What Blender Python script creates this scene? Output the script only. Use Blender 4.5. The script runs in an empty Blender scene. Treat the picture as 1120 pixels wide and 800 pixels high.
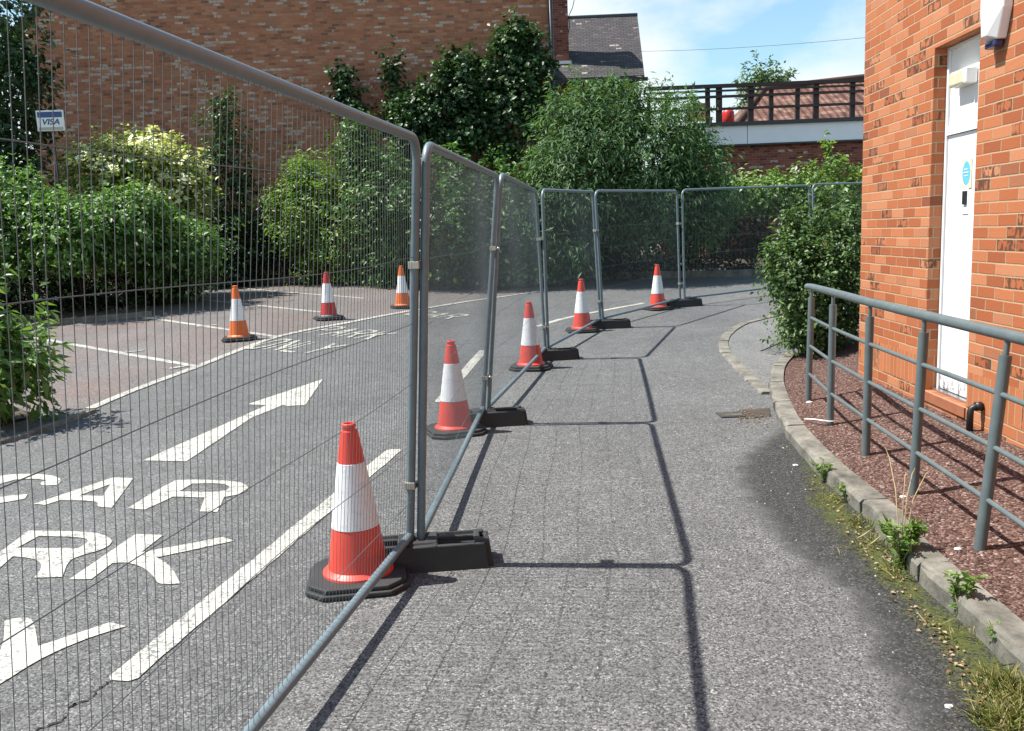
import bpy, bmesh, math, random
import numpy as np
from mathutils import Vector, Matrix
from mathutils.geometry import tessellate_polygon

random.seed(7)
RNG = np.random.default_rng(11)
scene = bpy.context.scene
COL = scene.collection
R = math.radians

# ------------------------------------------------------------------ camera geometry (measured)
F = 950.0
ROLL = math.atan(0.04)
PITCH = math.atan(143.5 * math.cos(ROLL) / F)
CAM = Vector((0, 0, 1.57))
_c, _s = math.cos(PITCH), math.sin(PITCH)
FWD = Vector((0, _c, -_s)); U0 = Vector((0, _s, _c)); R0 = Vector((1, 0, 0))
RGT = R0 * math.cos(ROLL) - U0 * math.sin(ROLL)
UPV = U0 * math.cos(ROLL) + R0 * math.sin(ROLL)


def sm(a, b, x):
    t = min(1.0, max(0.0, (x - a) / (b - a)))
    return t * t * (3 - 2 * t)


def ramp(y):
    a, b, s = 7.5, 10.5, 0.03
    if y < a: return 0.0
    if y < b: return s * (y - a) ** 2 / 2 / (b - a)
    y = min(y, 27.0)
    return s * ((b - a) / 2 + (y - b))


def gh(x, y):
    """height of the ground"""
    return ramp(y) + 0.16 * sm(0.0, -3.5, x) * sm(6, 15, y)


def ray(px, py):
    return FWD * F + RGT * (px - 560) + UPV * (400 - py)


def g(px, py, dz=0.0):
    """point on the ground seen at a place of the photograph"""
    d = ray(px, py)
    t = 0.0
    while t < 0.2:
        t += 2e-5
        P = CAM + d * t
        if P.z < gh(P.x, P.y) + dz: break
    a, b = t - 2e-5, t
    for _ in range(30):
        m = (a + b) / 2; P = CAM + d * m
        if P.z < gh(P.x, P.y) + dz: b = m
        else: a = m
    return CAM + d * a


def at(px, py, Y):
    d = ray(px, py)
    return CAM + d * (Y / d.y)


# ------------------------------------------------------------------ object helpers
def link(name, me, mat=None, parent=None):
    o = bpy.data.objects.new(name, me)
    COL.objects.link(o)
    if mat is not None and me is not None and hasattr(me, 'materials'):
        for m in (mat if isinstance(mat, (list, tuple)) else [mat]):
            me.materials.append(m)
    if parent is not None: o.parent = parent
    return o


def tag(o, label=None, cat=None, group=None, kind=None):
    if label: o['label'] = label
    if cat: o['category'] = cat
    if group: o['group'] = group
    if kind: o['kind'] = kind
    return o


def thing(name, label, cat, loc=(0, 0, 0), rotz=0.0, group=None):
    o = bpy.data.objects.new(name, None)
    COL.objects.link(o)
    o.empty_display_size = 0.1
    o.location = loc; o.rotation_euler = (0, 0, rotz)
    return tag(o, label, cat, group)


def copy_tree(o, parent=None):
    c = o.copy(); COL.objects.link(c)
    if parent is not None: c.parent = parent
    for ch in list(o.children): copy_tree(ch, c)
    return c


class MB:
    """collects simple shapes into one mesh"""
    def __init__(s):
        s.v = []; s.f = []; s.uv = {}; s.mi = []; s.sm = []

    def add(s, vs, fs, mi=0, smooth=False, uvs=None):
        n = len(s.v)
        s.v += [tuple(v) for v in vs]
        for k, f in enumerate(fs):
            if uvs is not None: s.uv[len(s.f)] = uvs[k]
            s.f.append(tuple(i + n for i in f)); s.mi.append(mi); s.sm.append(smooth)

    def box(s, c, d, mi=0, rot=None):
        hx, hy, hz = d[0] / 2, d[1] / 2, d[2] / 2
        vs = [Vector((x * hx, y * hy, z * hz)) for z in (-1, 1) for y in (-1, 1) for x in (-1, 1)]
        if rot is not None: vs = [rot @ v for v in vs]
        vs = [v + Vector(c) for v in vs]
        s.add(vs, [(0, 2, 3, 1), (4, 5, 7, 6), (0, 1, 5, 4), (2, 6, 7, 3), (0, 4, 6, 2), (1, 3, 7, 5)], mi)

    def tube(s, pts, r, n=8, closed=False, mi=0, cap=True, smooth=True):
        pts = [Vector(p) for p in pts]
        m = len(pts)
        rs = r if isinstance(r, (list, tuple)) else [r] * m
        rings = []; prev = None
        for i, p in enumerate(pts):
            if closed: t = pts[(i + 1) % m] - pts[i - 1]
            else: t = pts[min(i + 1, m - 1)] - pts[max(i - 1, 0)]
            if t.length < 1e-9: t = Vector((0, 0, 1))
            t.normalize()
            if prev is None:
                a = Vector((0, 0, 1)) if abs(t.z) < 0.9 else Vector((1, 0, 0))
                x = t.cross(a).normalized()
            else:
                x = prev - t * prev.dot(t)
                x = x.normalized() if x.length > 1e-6 else t.orthogonal().normalized()
            prev = x; y = t.cross(x)
            rings.append([p + (x * math.cos(2 * math.pi * k / n) + y * math.sin(2 * math.pi * k / n)) * rs[i] for k in range(n)])
        vs = [v for ring in rings for v in ring]; fs = []
        for i in range(m if closed else m - 1):
            j = (i + 1) % m
            for k in range(n):
                k2 = (k + 1) % n
                fs.append((i * n + k, i * n + k2, j * n + k2, j * n + k))
        if cap and not closed:
            fs.append(tuple(range(n - 1, -1, -1))); fs.append(tuple((m - 1) * n + k for k in range(n)))
        s.add(vs, fs, mi, smooth)

    def lathe(s, prof, n=32, c=(0, 0, 0), mi=0, smooth=True):
        vs = [(c[0] + r * math.cos(2 * math.pi * k / n), c[1] + r * math.sin(2 * math.pi * k / n), c[2] + z) for r, z in prof for k in range(n)]
        fs = []
        for i in range(len(prof) - 1):
            for k in range(n):
                k2 = (k + 1) % n
                fs.append((i * n + k, i * n + k2, (i + 1) * n + k2, (i + 1) * n + k))
        fs.append(tuple((len(prof) - 1) * n + k for k in range(n)))
        s.add(vs, fs, mi, smooth)

    def prism(s, poly, z0, z1, mi=0):
        n = len(poly)
        vs = [(x, y, z0) for x, y in poly] + [(x, y, z1) for x, y in poly]
        fs = [tuple(range(n - 1, -1, -1)), tuple(range(n, 2 * n))]
        for k in range(n):
            fs.append((k, (k + 1) % n, n + (k + 1) % n, n + k))
        s.add(vs, fs, mi)

    def mesh(s, name):
        me = bpy.data.meshes.new(name)
        me.from_pydata(s.v, [], s.f)
        me.polygons.foreach_set('material_index', s.mi)
        me.polygons.foreach_set('use_smooth', s.sm)
        if s.uv:
            ul = me.uv_layers.new(name='UVMap')
            for k, p in enumerate(me.polygons):
                if k in s.uv:
                    for li, q in zip(p.loop_indices, s.uv[k]): ul.data[li].uv = q
        me.update()
        return me

    def build(s, name, mat, parent=None, bevel=0, sharp=None):
        me = s.mesh(name)
        o = link(name, me, mat, parent)
        if bevel:
            b = o.modifiers.new('edge', 'BEVEL'); b.width = bevel; b.segments = 2; b.limit_method = 'ANGLE'; b.angle_limit = R(40)
        if sharp is not None:
            try: me.set_sharp_from_angle(angle=R(sharp))
            except Exception: pass
        return o


# ------------------------------------------------------------------ node helpers
class NT:
    def __init__(s, name):
        s.m = bpy.data.materials.new(name); s.m.use_nodes = True
        s.t = s.m.node_tree; s.t.nodes.clear()
        s.out = s.n('ShaderNodeOutputMaterial')

    def n(s, typ, **kw):
        x = s.t.nodes.new(typ)
        for k, v in kw.items(): setattr(x, k, v)
        return x

    def l(s, a, b): s.t.links.new(a, b)

    def val(s, sock, v):
        if isinstance(v, bpy.types.NodeSocket): s.l(v, sock)
        else: sock.default_value = v

    def math(s, op, a, b=0.0, c=None, clamp=False):
        x = s.n('ShaderNodeMath', operation=op); x.use_clamp = clamp
        s.val(x.inputs[0], a); s.val(x.inputs[1], b)
        if c is not None: s.val(x.inputs[2], c)
        return x.outputs[0]

    def mix(s, f, a, b, blend='MIX'):
        x = s.n('ShaderNodeMix', data_type='RGBA', blend_type=blend)
        s.val(x.inputs[0], f)
        for sock, v in ((x.inputs[6], a), (x.inputs[7], b)):
            if isinstance(v, bpy.types.NodeSocket): s.l(v, sock)
            else: sock.default_value = (*v, 1) if len(v) == 3 else v
        return x.outputs[2]

    def ramp(s, f, stops, interp='LINEAR'):
        x = s.n('ShaderNodeValToRGB'); cr = x.color_ramp; cr.interpolation = interp
        while len(cr.elements) < len(stops): cr.elements.new(0.5)
        for e, (p, c) in zip(cr.elements, stops):
            e.position = p
            if not isinstance(c, (tuple, list)): c = (c, c, c)
            e.color = (*c, 1)
        s.l(f, x.inputs[0])
        return x.outputs[0]

    def coord(s, which='Object'):
        return s.n('ShaderNodeTexCoord').outputs[which]

    def mapping(s, v, scale=(1, 1, 1), rot=(0, 0, 0)):
        x = s.n('ShaderNodeMapping'); s.l(v, x.inputs[0])
        x.inputs['Scale'].default_value = scale; x.inputs['Rotation'].default_value = rot
        return x.outputs[0]

    def noise(s, v, scale, detail=3, rough=0.55, out='Fac'):
        x = s.n('ShaderNodeTexNoise'); s.l(v, x.inputs['Vector'])
        x.inputs['Scale'].default_value = scale; x.inputs['Detail'].default_value = detail; x.inputs['Roughness'].default_value = rough
        return x.outputs[out]

    def voro(s, v, scale, out='Color', feature='F1'):
        x = s.n('ShaderNodeTexVoronoi', feature=feature); s.l(v, x.inputs['Vector']); x.inputs['Scale'].default_value = scale
        return x.outputs[out]

    def bump(s, h, strength=0.5, dist=0.01):
        x = s.n('ShaderNodeBump'); s.l(h, x.inputs['Height'])
        x.inputs['Strength'].default_value = strength; x.inputs['Distance'].default_value = dist
        return x.outputs[0]

    def bsdf(s, color, rough=0.6, metal=0.0, normal=None, spec=None):
        p = s.n('ShaderNodeBsdfPrincipled')
        if isinstance(color, bpy.types.NodeSocket): s.l(color, p.inputs['Base Color'])
        else: p.inputs['Base Color'].default_value = (*color, 1)
        s.val(p.inputs['Roughness'], rough); s.val(p.inputs['Metallic'], metal)
        if spec is not None: p.inputs['Specular IOR Level'].default_value = spec
        if normal is not None: s.l(normal, p.inputs['Normal'])
        s.l(p.outputs[0], s.out.inputs[0])
        return p

    def attr(s, name):
        x = s.n('ShaderNodeAttribute'); x.attribute_name = name
        return x.outputs['Fac']


def mat_plain(name, col, rough=0.5, metal=0.0, var=0.15, scale=6.0, bump=0.0, bscale=60.0):
    t = NT(name); co = t.coord()
    nz = t.noise(co, scale, 4)
    c = t.mix(nz, tuple(x * (1 - var) for x in col), tuple(min(1, x * (1 + var)) for x in col))
    nm = t.bump(t.noise(co, bscale, 3), bump, 0.004) if bump else None
    rr = t.math('MULTIPLY_ADD', nz, 0.2, rough - 0.1)
    t.bsdf(c, rr, metal, nm)
    return t.m


def mat_asphalt(name, dark, mid, light, tint=(1, 1, 1), stain=False, red=0.0):
    t = NT(name); co = t.coord()
    v = t.n('ShaderNodeTexVoronoi'); t.l(co, v.inputs['Vector']); v.inputs['Scale'].default_value = 132.0
    sep = t.n('ShaderNodeSeparateColor'); t.l(v.outputs['Color'], sep.inputs[0])
    rnd = sep.outputs[0]
    fine = t.noise(co, 260.0, 2, 0.7)
    k = t.math('ADD', t.math('MULTIPLY', rnd, 0.72), t.math('MULTIPLY', fine, 0.35))
    k = t.math('SUBTRACT', k, t.math('MULTIPLY', v.outputs['Distance'], 0.25))
    c = t.ramp(k, [(0.05, dark), (0.42, mid), (0.68, [x * 1.45 for x in mid]), (0.93, light)])
    big = t.noise(co, 0.55, 5, 0.6)
    str_ = t.noise(t.mapping(co, (2.2, 0.18, 1), (0, 0, R(-8))), 1.0, 4, 0.6)
    patch = t.noise(co, 3.5, 4, 0.65)
    lum = t.math('MULTIPLY_ADD', big, 0.62, 0.38)
    lum = t.math('ADD', lum, t.math('MULTIPLY', str_, 0.34))
    lum = t.math('ADD', lum, t.math('MULTIPLY', patch, 0.30))
    spot = t.ramp(t.noise(co, 1.7, 6, 0.7), [(0.66, 0.0), (0.78, 0.32)])
    lum = t.math('SUBTRACT', lum, spot)
    cl = t.n('ShaderNodeCombineColor')
    for i in range(3): t.l(t.math('MULTIPLY', lum, tint[i]), cl.inputs[i])
    c = t.mix(1.0, c, cl.outputs[0], 'MULTIPLY')
    if red:
        rm = t.ramp(t.noise(co, 0.9, 5, 0.62), [(0.42, 0.0), (0.68, 1.0)])
        rf = t.math('MULTIPLY', rm, red)
        c = t.mix(rf, c, t.mix(rnd, (0.10, 0.045, 0.035), (0.26, 0.13, 0.10)))
    if stain:
        st = t.attr('stain'); ed = t.noise(co, 7.0, 5, 0.65)
        sf = t.math('ADD', st, t.math('MULTIPLY', t.math('SUBTRACT', ed, 0.5), 1.0))
        sf = t.math('ADD', sf, t.math('MULTIPLY', t.math('SUBTRACT', rnd, 0.5), 0.5))
        sf = t.ramp(sf, [(0.14, 0.0), (0.42, 1.0)])
        sf2 = t.math('MULTIPLY', sf, t.math('MULTIPLY_ADD', rnd, -0.30, 0.97))
        c = t.mix(sf2, c, (0.018, 0.0185, 0.016))
        ms = t.attr('moss')
        mf = t.math('ADD', ms, t.math('MULTIPLY', t.math('SUBTRACT', t.noise(co, 14.0, 5, 0.7), 0.5), 1.1))
        mf = t.math('ADD', mf, t.math('MULTIPLY', t.math('SUBTRACT', t.noise(co, 4.5, 4, 0.65), 0.5), 1.6))
        mf = t.math('ADD', mf, t.math('MULTIPLY', t.math('SUBTRACT', rnd, 0.5), 0.7))
        mf = t.ramp(mf, [(0.62, 0.0), (0.95, 1.0)])
        mc = t.mix(t.noise(co, 45.0, 4, 0.7), (0.016, 0.020, 0.006), (0.125, 0.140, 0.018))
        c = t.mix(t.math('MULTIPLY', mf, 0.85), c, mc)
    nm = t.bump(t.math('SUBTRACT', t.math('MULTIPLY', rnd, 0.6), v.outputs['Distance']), 0.45, 0.005)
    t.bsdf(c, 0.85, 0, nm, 0.3)
    return t.m


def mat_paint_line(name, col=(0.52, 0.505, 0.43), wear=0.5):
    t = NT(name); co = t.coord()
    v = t.n('ShaderNodeTexVoronoi'); t.l(co, v.inputs['Vector']); v.inputs['Scale'].default_value = 95.0
    sep = t.n('ShaderNodeSeparateColor'); t.l(v.outputs['Color'], sep.inputs[0])
    w = t.math('ADD', t.noise(co, 9.0, 5, 0.7), t.math('MULTIPLY', t.math('SUBTRACT', sep.outputs[0], 0.5), 0.42))
    big = t.math('MULTIPLY', t.math('SUBTRACT', t.noise(co, 2.2, 4, 0.6), 0.5), 0.45)
    w = t.math('ADD', w, big)
    wf = t.ramp(w, [(0.58 - 0.14 * wear, 0.0), (0.78 - 0.14 * wear, 1.0)])
    c = t.mix(t.noise(co, 30, 3), tuple(x * 0.82 for x in col), col)
    c = t.mix(wf, c, (0.17, 0.17, 0.165))
    nm = t.bump(t.math('SUBTRACT', t.math('MULTIPLY', sep.outputs[0], 0.6), v.outputs['Distance']), 0.35, 0.004)
    t.bsdf(c, 0.75, 0, nm, 0.3)
    return t.m


def mat_brick(name, stops, mortar, bw=0.225, bh=0.075, joint=0.011, dark=None, patchy=0.2, white=0.0, bump=0.6, smudge=0.0, jrough=0.0):
    """brickwork on UVs in metres; every brick gets its own colour"""
    t = NT(name)
    uv = t.n('ShaderNodeUVMap').outputs[0]
    sp = t.n('ShaderNodeSeparateXYZ'); t.l(uv, sp.inputs[0])
    wob = t.noise(uv, 9.0, 2)
    u = t.math('ADD', sp.outputs[0], t.math('MULTIPLY', t.math('SUBTRACT', wob, 0.5), 0.012))
    v = t.math('ADD', sp.outputs[1], t.math('MULTIPLY', t.math('SUBTRACT', t.noise(uv, 6.0, 2), 0.5), 0.008))
    vr = t.math('DIVIDE', v, bh); row = t.math('FLOOR', vr); fv = t.math('FRACT', vr)
    odd = t.math('MODULO', t.math('ADD', row, 400.0), 2.0)
    ur = t.math('ADD', t.math('DIVIDE', u, bw), t.math('MULTIPLY', odd, 0.5)); colm = t.math('FLOOR', ur); fu = t.math('FRACT', ur)
    cb = t.n('ShaderNodeCombineXYZ'); t.l(colm, cb.inputs[0]); t.l(row, cb.inputs[1])
    wn = t.n('ShaderNodeTexWhiteNoise', noise_dimensions='2D'); t.l(cb.outputs[0], wn.inputs['Vector'])
    sc = t.n('ShaderNodeSeparateColor'); t.l(wn.outputs['Color'], sc.inputs[0])
    r1, r2, r3 = sc.outputs[0], sc.outputs[1], sc.outputs[2]
    du = t.math('MULTIPLY', t.math('MINIMUM', fu, t.math('SUBTRACT', 1.0, fu)), bw)
    dv = t.math('MULTIPLY', t.math('MINIMUM', fv, t.math('SUBTRACT', 1.0, fv)), bh)
    d = t.math('MINIMUM', du, dv)
    if jrough: d = t.math('ADD', d, t.math('MULTIPLY', t.math('SUBTRACT', t.noise(uv, 40.0, 3), 0.5), jrough))
    mm = t.n('ShaderNodeMapRange', interpolation_type='SMOOTHSTEP'); t.l(d, mm.inputs[0])
    mm.inputs[1].default_value = joint * 0.30; mm.inputs[2].default_value = joint * 0.62
    brickf = mm.outputs[0]
    c = t.ramp(r1, stops)
    grain = t.noise(uv, 55.0, 4, 0.7)
    c = t.mix(t.math('MULTIPLY', grain, 0.35), c, t.mix(1.0, c, (0.55, 0.5, 0.5), 'MULTIPLY'))
    if smudge:
        # kiln marks: dark blotches on a share of the bricks
        sel = t.math('GREATER_THAN', r2, 1.0 - smudge)
        stv = t.noise(t.mapping(uv, (24, 7, 1)), 1.0, 2, 0.6)
        rim = t.math('GREATER_THAN', t.noise(uv, 22.0, 3), t.math('ADD', 0.40, t.math('MULTIPLY', d, 9.0)))
        sf = t.math('MULTIPLY', sel, t.math('MAXIMUM', t.ramp(stv, [(0.52, 0.0), (0.58, 0.85)]), t.math('MULTIPLY', rim, 0.8)))
        c = t.mix(sf, c, (0.085, 0.042, 0.028))
    if white:
        zone = t.noise(t.mapping(uv, (0.55, 0.9, 1)), 1.0, 4, 0.6)
        rowz = t.n('ShaderNodeTexWhiteNoise', noise_dimensions='1D'); t.l(row, rowz.inputs['W'])
        thr = t.math('SUBTRACT', t.math('SUBTRACT', 1.12 - white, t.math('MULTIPLY', t.math('SUBTRACT', zone, 0.5), 0.9)), t.math('MULTIPLY', t.math('GREATER_THAN', rowz.outputs[0], 0.8), 0.14))
        wf = t.math('MULTIPLY', t.math('GREATER_THAN', r3, thr), t.ramp(t.noise(uv, 16.0, 4, 0.7), [(0.35, 0.0), (0.55, 1.0)]))
        c = t.mix(t.math('MULTIPLY', wf, 0.8), c, (0.62, 0.56, 0.47))
    pt = t.noise(uv, 0.7, 5, 0.62)
    c = t.mix(t.math('MULTIPLY', pt, patchy), c, t.mix(1.0, c, (0.45, 0.38, 0.36), 'MULTIPLY'))
    mc = t.mix(t.noise(uv, 18.0, 4), tuple(x * 0.75 for x in mortar), mortar)
    c = t.mix(brickf, mc, c)
    hgt = t.math('ADD', brickf, t.math('MULTIPLY', grain, 0.35))
    hgt = t.math('ADD', hgt, t.math('MULTIPLY', r2, 0.25))
    t.bsdf(c, 0.85, 0, t.bump(hgt, bump, 0.008), 0.25)
    return t.m


def mat_leaf(name, stops, trans=0.35, rough=0.45, spec=0.4):
    t = NT(name)
    tint = t.attr('tint')
    c = t.ramp(tint, stops)
    p = t.n('ShaderNodeBsdfPrincipled'); t.l(c, p.inputs['Base Color'])
    p.inputs['Roughness'].default_value = rough; p.inputs['Specular IOR Level'].default_value = spec
    tr = t.n('ShaderNodeBsdfTranslucent'); t.l(t.mix(1.0, c, (1.25, 1.35, 0.6), 'MULTIPLY'), tr.inputs[0])
    mx = t.n('ShaderNodeMixShader'); mx.inputs[0].default_value = trans
    t.l(p.outputs[0], mx.inputs[1]); t.l(tr.outputs[0], mx.inputs[2]); t.l(mx.outputs[0], t.out.inputs[0])
    return t.m


def mat_galv(name, col=(0.155, 0.208, 0.232), rough=0.42, metal=0.15):
    t = NT(name); co = t.coord()
    n1 = t.noise(co, 14.0, 4, 0.65); n2 = t.noise(t.mapping(co, (60, 60, 5)), 1.0, 3)
    c = t.mix(n1, tuple(x * 0.62 for x in col), tuple(min(1, x * 1.25) for x in col))
    c = t.mix(t.ramp(n2, [(0.58, 0.0), (0.75, 0.55)]), c, (0.16, 0.19, 0.20))
    t.bsdf(c, t.math('MULTIPLY_ADD', n1, 0.3, rough - 0.12), metal, t.bump(n2, 0.15, 0.002))
    return t.m


# ------------------------------------------------------------------ materials
M = {}
M['road'] = mat_asphalt('road_asphalt', (0.038, 0.0385, 0.038), (0.118, 0.1175, 0.1135), (0.50, 0.495, 0.475), stain=True)
M['pave'] = mat_asphalt('pavement_asphalt', (0.05, 0.05, 0.048), (0.155, 0.152, 0.145), (0.40, 0.39, 0.37))
M['bay'] = mat_asphalt('bay_asphalt', (0.045, 0.041, 0.039), (0.140, 0.126, 0.116), (0.40, 0.37, 0.35), red=0.30)
M['line'] = mat_paint_line('road_paint', wear=0.45)
M['line_far'] = mat_paint_line('worn_road_paint', (0.50, 0.48, 0.41), wear=0.95)
M['galv'] = mat_galv('galvanised_steel')
M['wire'] = mat_galv('galvanised_wire', (0.115, 0.145, 0.16), 0.5, 0.15)
M['brass'] = mat_plain('coupler_zinc', (0.55, 0.52, 0.44), 0.35, 0.8)
M['rubber'] = mat_plain('black_rubber', (0.028, 0.028, 0.027), 0.7, 0, 0.5, 12, 0.4, 90)
def mat_cone(name, col):
    t = NT(name); co = t.coord(); n1 = t.noise(co, 7.0, 4)
    c = t.mix(n1, tuple(x * .86 for x in col), tuple(min(1, x * 1.1) for x in col))
    sc = t.ramp(t.noise(t.mapping(co, (1, 1, 2.5)), 16.0, 6, .75), [(.58, 0.0), (.70, 1.0)])
    sp = t.n('ShaderNodeSeparateXYZ'); t.l(co, sp.inputs[0])
    low = t.ramp(sp.outputs[2], [(0.04, .75), (0.30, .18)])
    c = t.mix(t.math('MULTIPLY', sc, low), c, (0.16, .10, .085))
    t.bsdf(c, t.math('MULTIPLY_ADD', n1, .25, .34), 0, t.bump(t.noise(co, 45, 3), .1, .003))
    return t.m


M['cone_red'] = mat_cone('cone_red', (0.70, 0.062, 0.036))
M['cone_orange'] = mat_cone('cone_orange', (0.75, 0.15, 0.02))
M['cone_dark_red'] = mat_cone('cone_dark_red', (0.50, 0.035, 0.03))
M['cone_grey'] = mat_plain('cone_grey', (0.10, 0.11, 0.12), 0.6, 0, 0.2, 9)


def mat_sleeve():
    t = NT('reflective_sleeve'); co = t.coord()
    n1 = t.noise(t.mapping(co, (3, 3, 9)), 4.0, 5, 0.7)
    dirt = t.ramp(n1, [(0.52, 0.0), (0.74, 0.5)])
    c = t.mix(dirt, (0.80, 0.80, 0.80), (0.45, 0.42, 0.40))
    t.bsdf(c, 0.35, 0.0, t.bump(t.math('ADD', t.math('MULTIPLY', t.voro(co, 160.0, 'Distance'), .3), t.noise(t.mapping(co, (1, 1, .4)), 11.0, 3)), 0.35, 0.008))
    return t.m


M['sleeve'] = mat_sleeve()


def mat_rail_paint():
    t = NT('grey_green_paint'); co = t.coord()
    n1 = t.noise(co, 11.0, 5, 0.65); n2 = t.noise(co, 70.0, 3)
    c = t.mix(n1, (0.070, 0.091, 0.092), (0.135, 0.163, 0.163))
    chip = t.ramp(t.noise(co, 22.0, 5, 0.75), [(0.70, 0.0), (0.74, 1.0)])
    c = t.mix(t.math('MULTIPLY', chip, 0.6), c, (0.26, 0.27, 0.25))
    t.bsdf(c, t.math('MULTIPLY_ADD', n1, 0.2, 0.32), 0.0, t.bump(n2, 0.12, 0.002))
    return t.m


M['rail'] = mat_rail_paint()


def mat_kerb():
    t = NT('kerb_concrete'); co = t.coord()
    n1 = t.noise(co, 5.0, 6, 0.7); n2 = t.noise(co, 60.0, 4, 0.7)
    c = t.mix(t.ramp(n1, [(0.3, 0.0), (0.72, 1.0)]), (0.07, 0.067, 0.056), (0.285, 0.265, 0.22))
    c = t.mix(t.ramp(n2, [(0.55, 0.0), (0.72, 0.55)]), c, (0.10, 0.098, 0.085))
    lich = t.ramp(t.noise(co, 13.0, 5, 0.7), [(0.60, 0.0), (0.70, 0.5)])
    c = t.mix(lich, c, (0.16, 0.16, 0.075))
    t.bsdf(c, 0.9, 0, t.bump(t.math('ADD', n1, n2), 0.5, 0.006), 0.2)
    return t.m


M['kerb'] = mat_kerb()


def mat_gravel():
    t = NT('red_gravel'); co = t.coord()
    v = t.n('ShaderNodeTexVoronoi'); t.l(co, v.inputs['Vector']); v.inputs['Scale'].default_value = 85.0
    sep = t.n('ShaderNodeSeparateColor'); t.l(v.outputs['Color'], sep.inputs[0])
    c = t.ramp(sep.outputs[0], [(0.0, (0.042, 0.022, 0.018)), (0.45, (0.122, 0.069, 0.054)), (0.8, (0.20, 0.115, 0.092)), (0.97, (0.30, 0.21, 0.18)), (1.0, (0.42, 0.38, 0.34))])
    c = t.mix(t.math('MULTIPLY', t.noise(co, 2.5, 5, 0.65), 0.8), c, t.mix(1.0, c, (0.62, 0.60, 0.58), 'MULTIPLY'))
    nm = t.bump(t.math('SUBTRACT', t.math('MULTIPLY', sep.outputs[1], 0.5), v.outputs['Distance']), 0.9, 0.012)
    t.bsdf(c, 0.9, 0, nm, 0.2)
    return t.m


M['gravel'] = mat_gravel()
M['soil'] = mat_plain('garden_soil', (0.055, 0.042, 0.03), 0.95, 0, 0.6, 8, 0.9, 40)
M['brick_new'] = mat_brick('orange_brick', [(0.0, (0.36, 0.105, 0.042)), (0.3, (0.46, 0.145, 0.056)), (0.7, (0.54, 0.195, 0.085)), (0.92, (0.58, 0.25, 0.125)), (1.0, (0.28, 0.09, 0.045))],
                           (0.46, 0.33, 0.20), smudge=0.14, patchy=0.42, joint=0.010, jrough=0.004)
M['brick_soldier'] = mat_brick('orange_brick_on_end', [(0.0, (0.42, 0.14, 0.055)), (0.5, (0.50, 0.175, 0.07)), (1.0, (0.46, 0.15, 0.062))],
                               (0.48, 0.33, 0.20), bw=0.075, bh=0.6, smudge=0.10, patchy=0.12)
M['brick_old'] = mat_brick('weathered_brick', [(0.0, (0.27, 0.125, 0.075)), (0.12, (0.44, 0.175, 0.092)), (0.6, (0.55, 0.22, 0.112)), (0.88, (0.58, 0.275, 0.155)), (1.0, (0.36, 0.19, 0.12))],
                           (0.34, 0.24, 0.165), bw=0.20, bh=0.072, joint=0.012, patchy=0.6, white=0.25, bump=0.8, jrough=0.009)
M['brick_rear'] = mat_brick('dark_red_brick', [(0.0, (0.12, 0.045, 0.034)), (0.5, (0.27, 0.085, 0.055)), (1.0, (0.33, 0.13, 0.085))], (0.27, 0.2, 0.16), patchy=0.4, white=0.12)
M['slate'] = mat_brick('slate_roof', [(0.0, (0.090, 0.084, 0.085)), (0.5, (0.108, 0.101, 0.103)), (0.85, (0.122, 0.115, 0.115)), (1.0, (0.16, 0.15, 0.145))], (0.03, 0.029, 0.03), bw=0.22, bh=0.11, joint=0.018, patchy=0.8, white=0.06, bump=0.8)
M['door'] = None


def mat_door():
    t = NT('white_door_paint'); co = t.coord('Generated')
    ob = t.coord('Object')
    n1 = t.noise(ob, 4.0, 5, 0.6)
    c = t.mix(n1, (0.72, 0.74, 0.76), (0.84, 0.85, 0.86))
    sp = t.n('ShaderNodeSeparateXYZ'); t.l(co, sp.inputs[0])
    low = t.ramp(sp.outputs[2], [(0.0, 1.0), (0.085, 0.0)])
    fl = t.math('MULTIPLY', low, t.ramp(t.noise(ob, 16.0, 5, 0.7), [(0.50, 0.0), (0.56, 1.0)]))
    c = t.mix(fl, c, (0.12, 0.10, 0.085))
    t.bsdf(c, 0.35, 0, t.bump(t.noise(ob, 120, 2), 0.05, 0.002))
    return t.m


M['door'] = mat_door()
M['white'] = mat_plain('white_plastic', (0.80, 0.80, 0.78), 0.35, 0, 0.06)
M['white_dirty'] = mat_plain('weathered_white_board', (0.83, 0.86, 0.87), 0.5, 0, 0.08, 2.0)
M['cream'] = mat_plain('cream_diffuser', (0.62, 0.58, 0.40), 0.3, 0, 0.15)
M['navy'] = mat_plain('navy_lens', (0.03, 0.035, 0.11), 0.2, 0, 0.1)
M['black'] = mat_plain('black_plastic', (0.016, 0.016, 0.017), 0.45, 0, 0.3)
M['brown_wood'] = mat_plain('dark_stained_timber', (0.045, 0.026, 0.022), 0.65, 0, 0.4, 5, 0.3, 60)
M['lead'] = mat_plain('lead_flashing', (0.045, 0.047, 0.05), 0.6, 0, 0.3)
M['blue_disc'] = mat_plain('blue_sign', (0.13, 0.46, 0.68), 0.4, 0, 0.06)
M['pale_yellow'] = mat_plain('pale_yellow_sign', (0.75, 0.70, 0.45), 0.5, 0, 0.08)
M['steel'] = mat_plain('brushed_steel', (0.5, 0.5, 0.5), 0.3, 0.9, 0.1)
M['sign_blue'] = mat_plain('sign_navy', (0.02, 0.07, 0.21), 0.4, 0, 0.06)
M['sign_grey'] = mat_plain('sign_grey_green', (0.42, 0.42, 0.34), 0.5, 0, 0.1)
M['red_plastic'] = mat_plain('red_plastic', (0.62, 0.03, 0.025), 0.4, 0, 0.08)
M['tile_orange'] = mat_plain('orange_tile', (0.30, 0.105, 0.05), .8, 0, .3, 9, .3)
M['bark'] = mat_plain('bark', (0.075, 0.055, 0.04), 0.9, 0, 0.4, 14, 0.8, 50)
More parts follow.
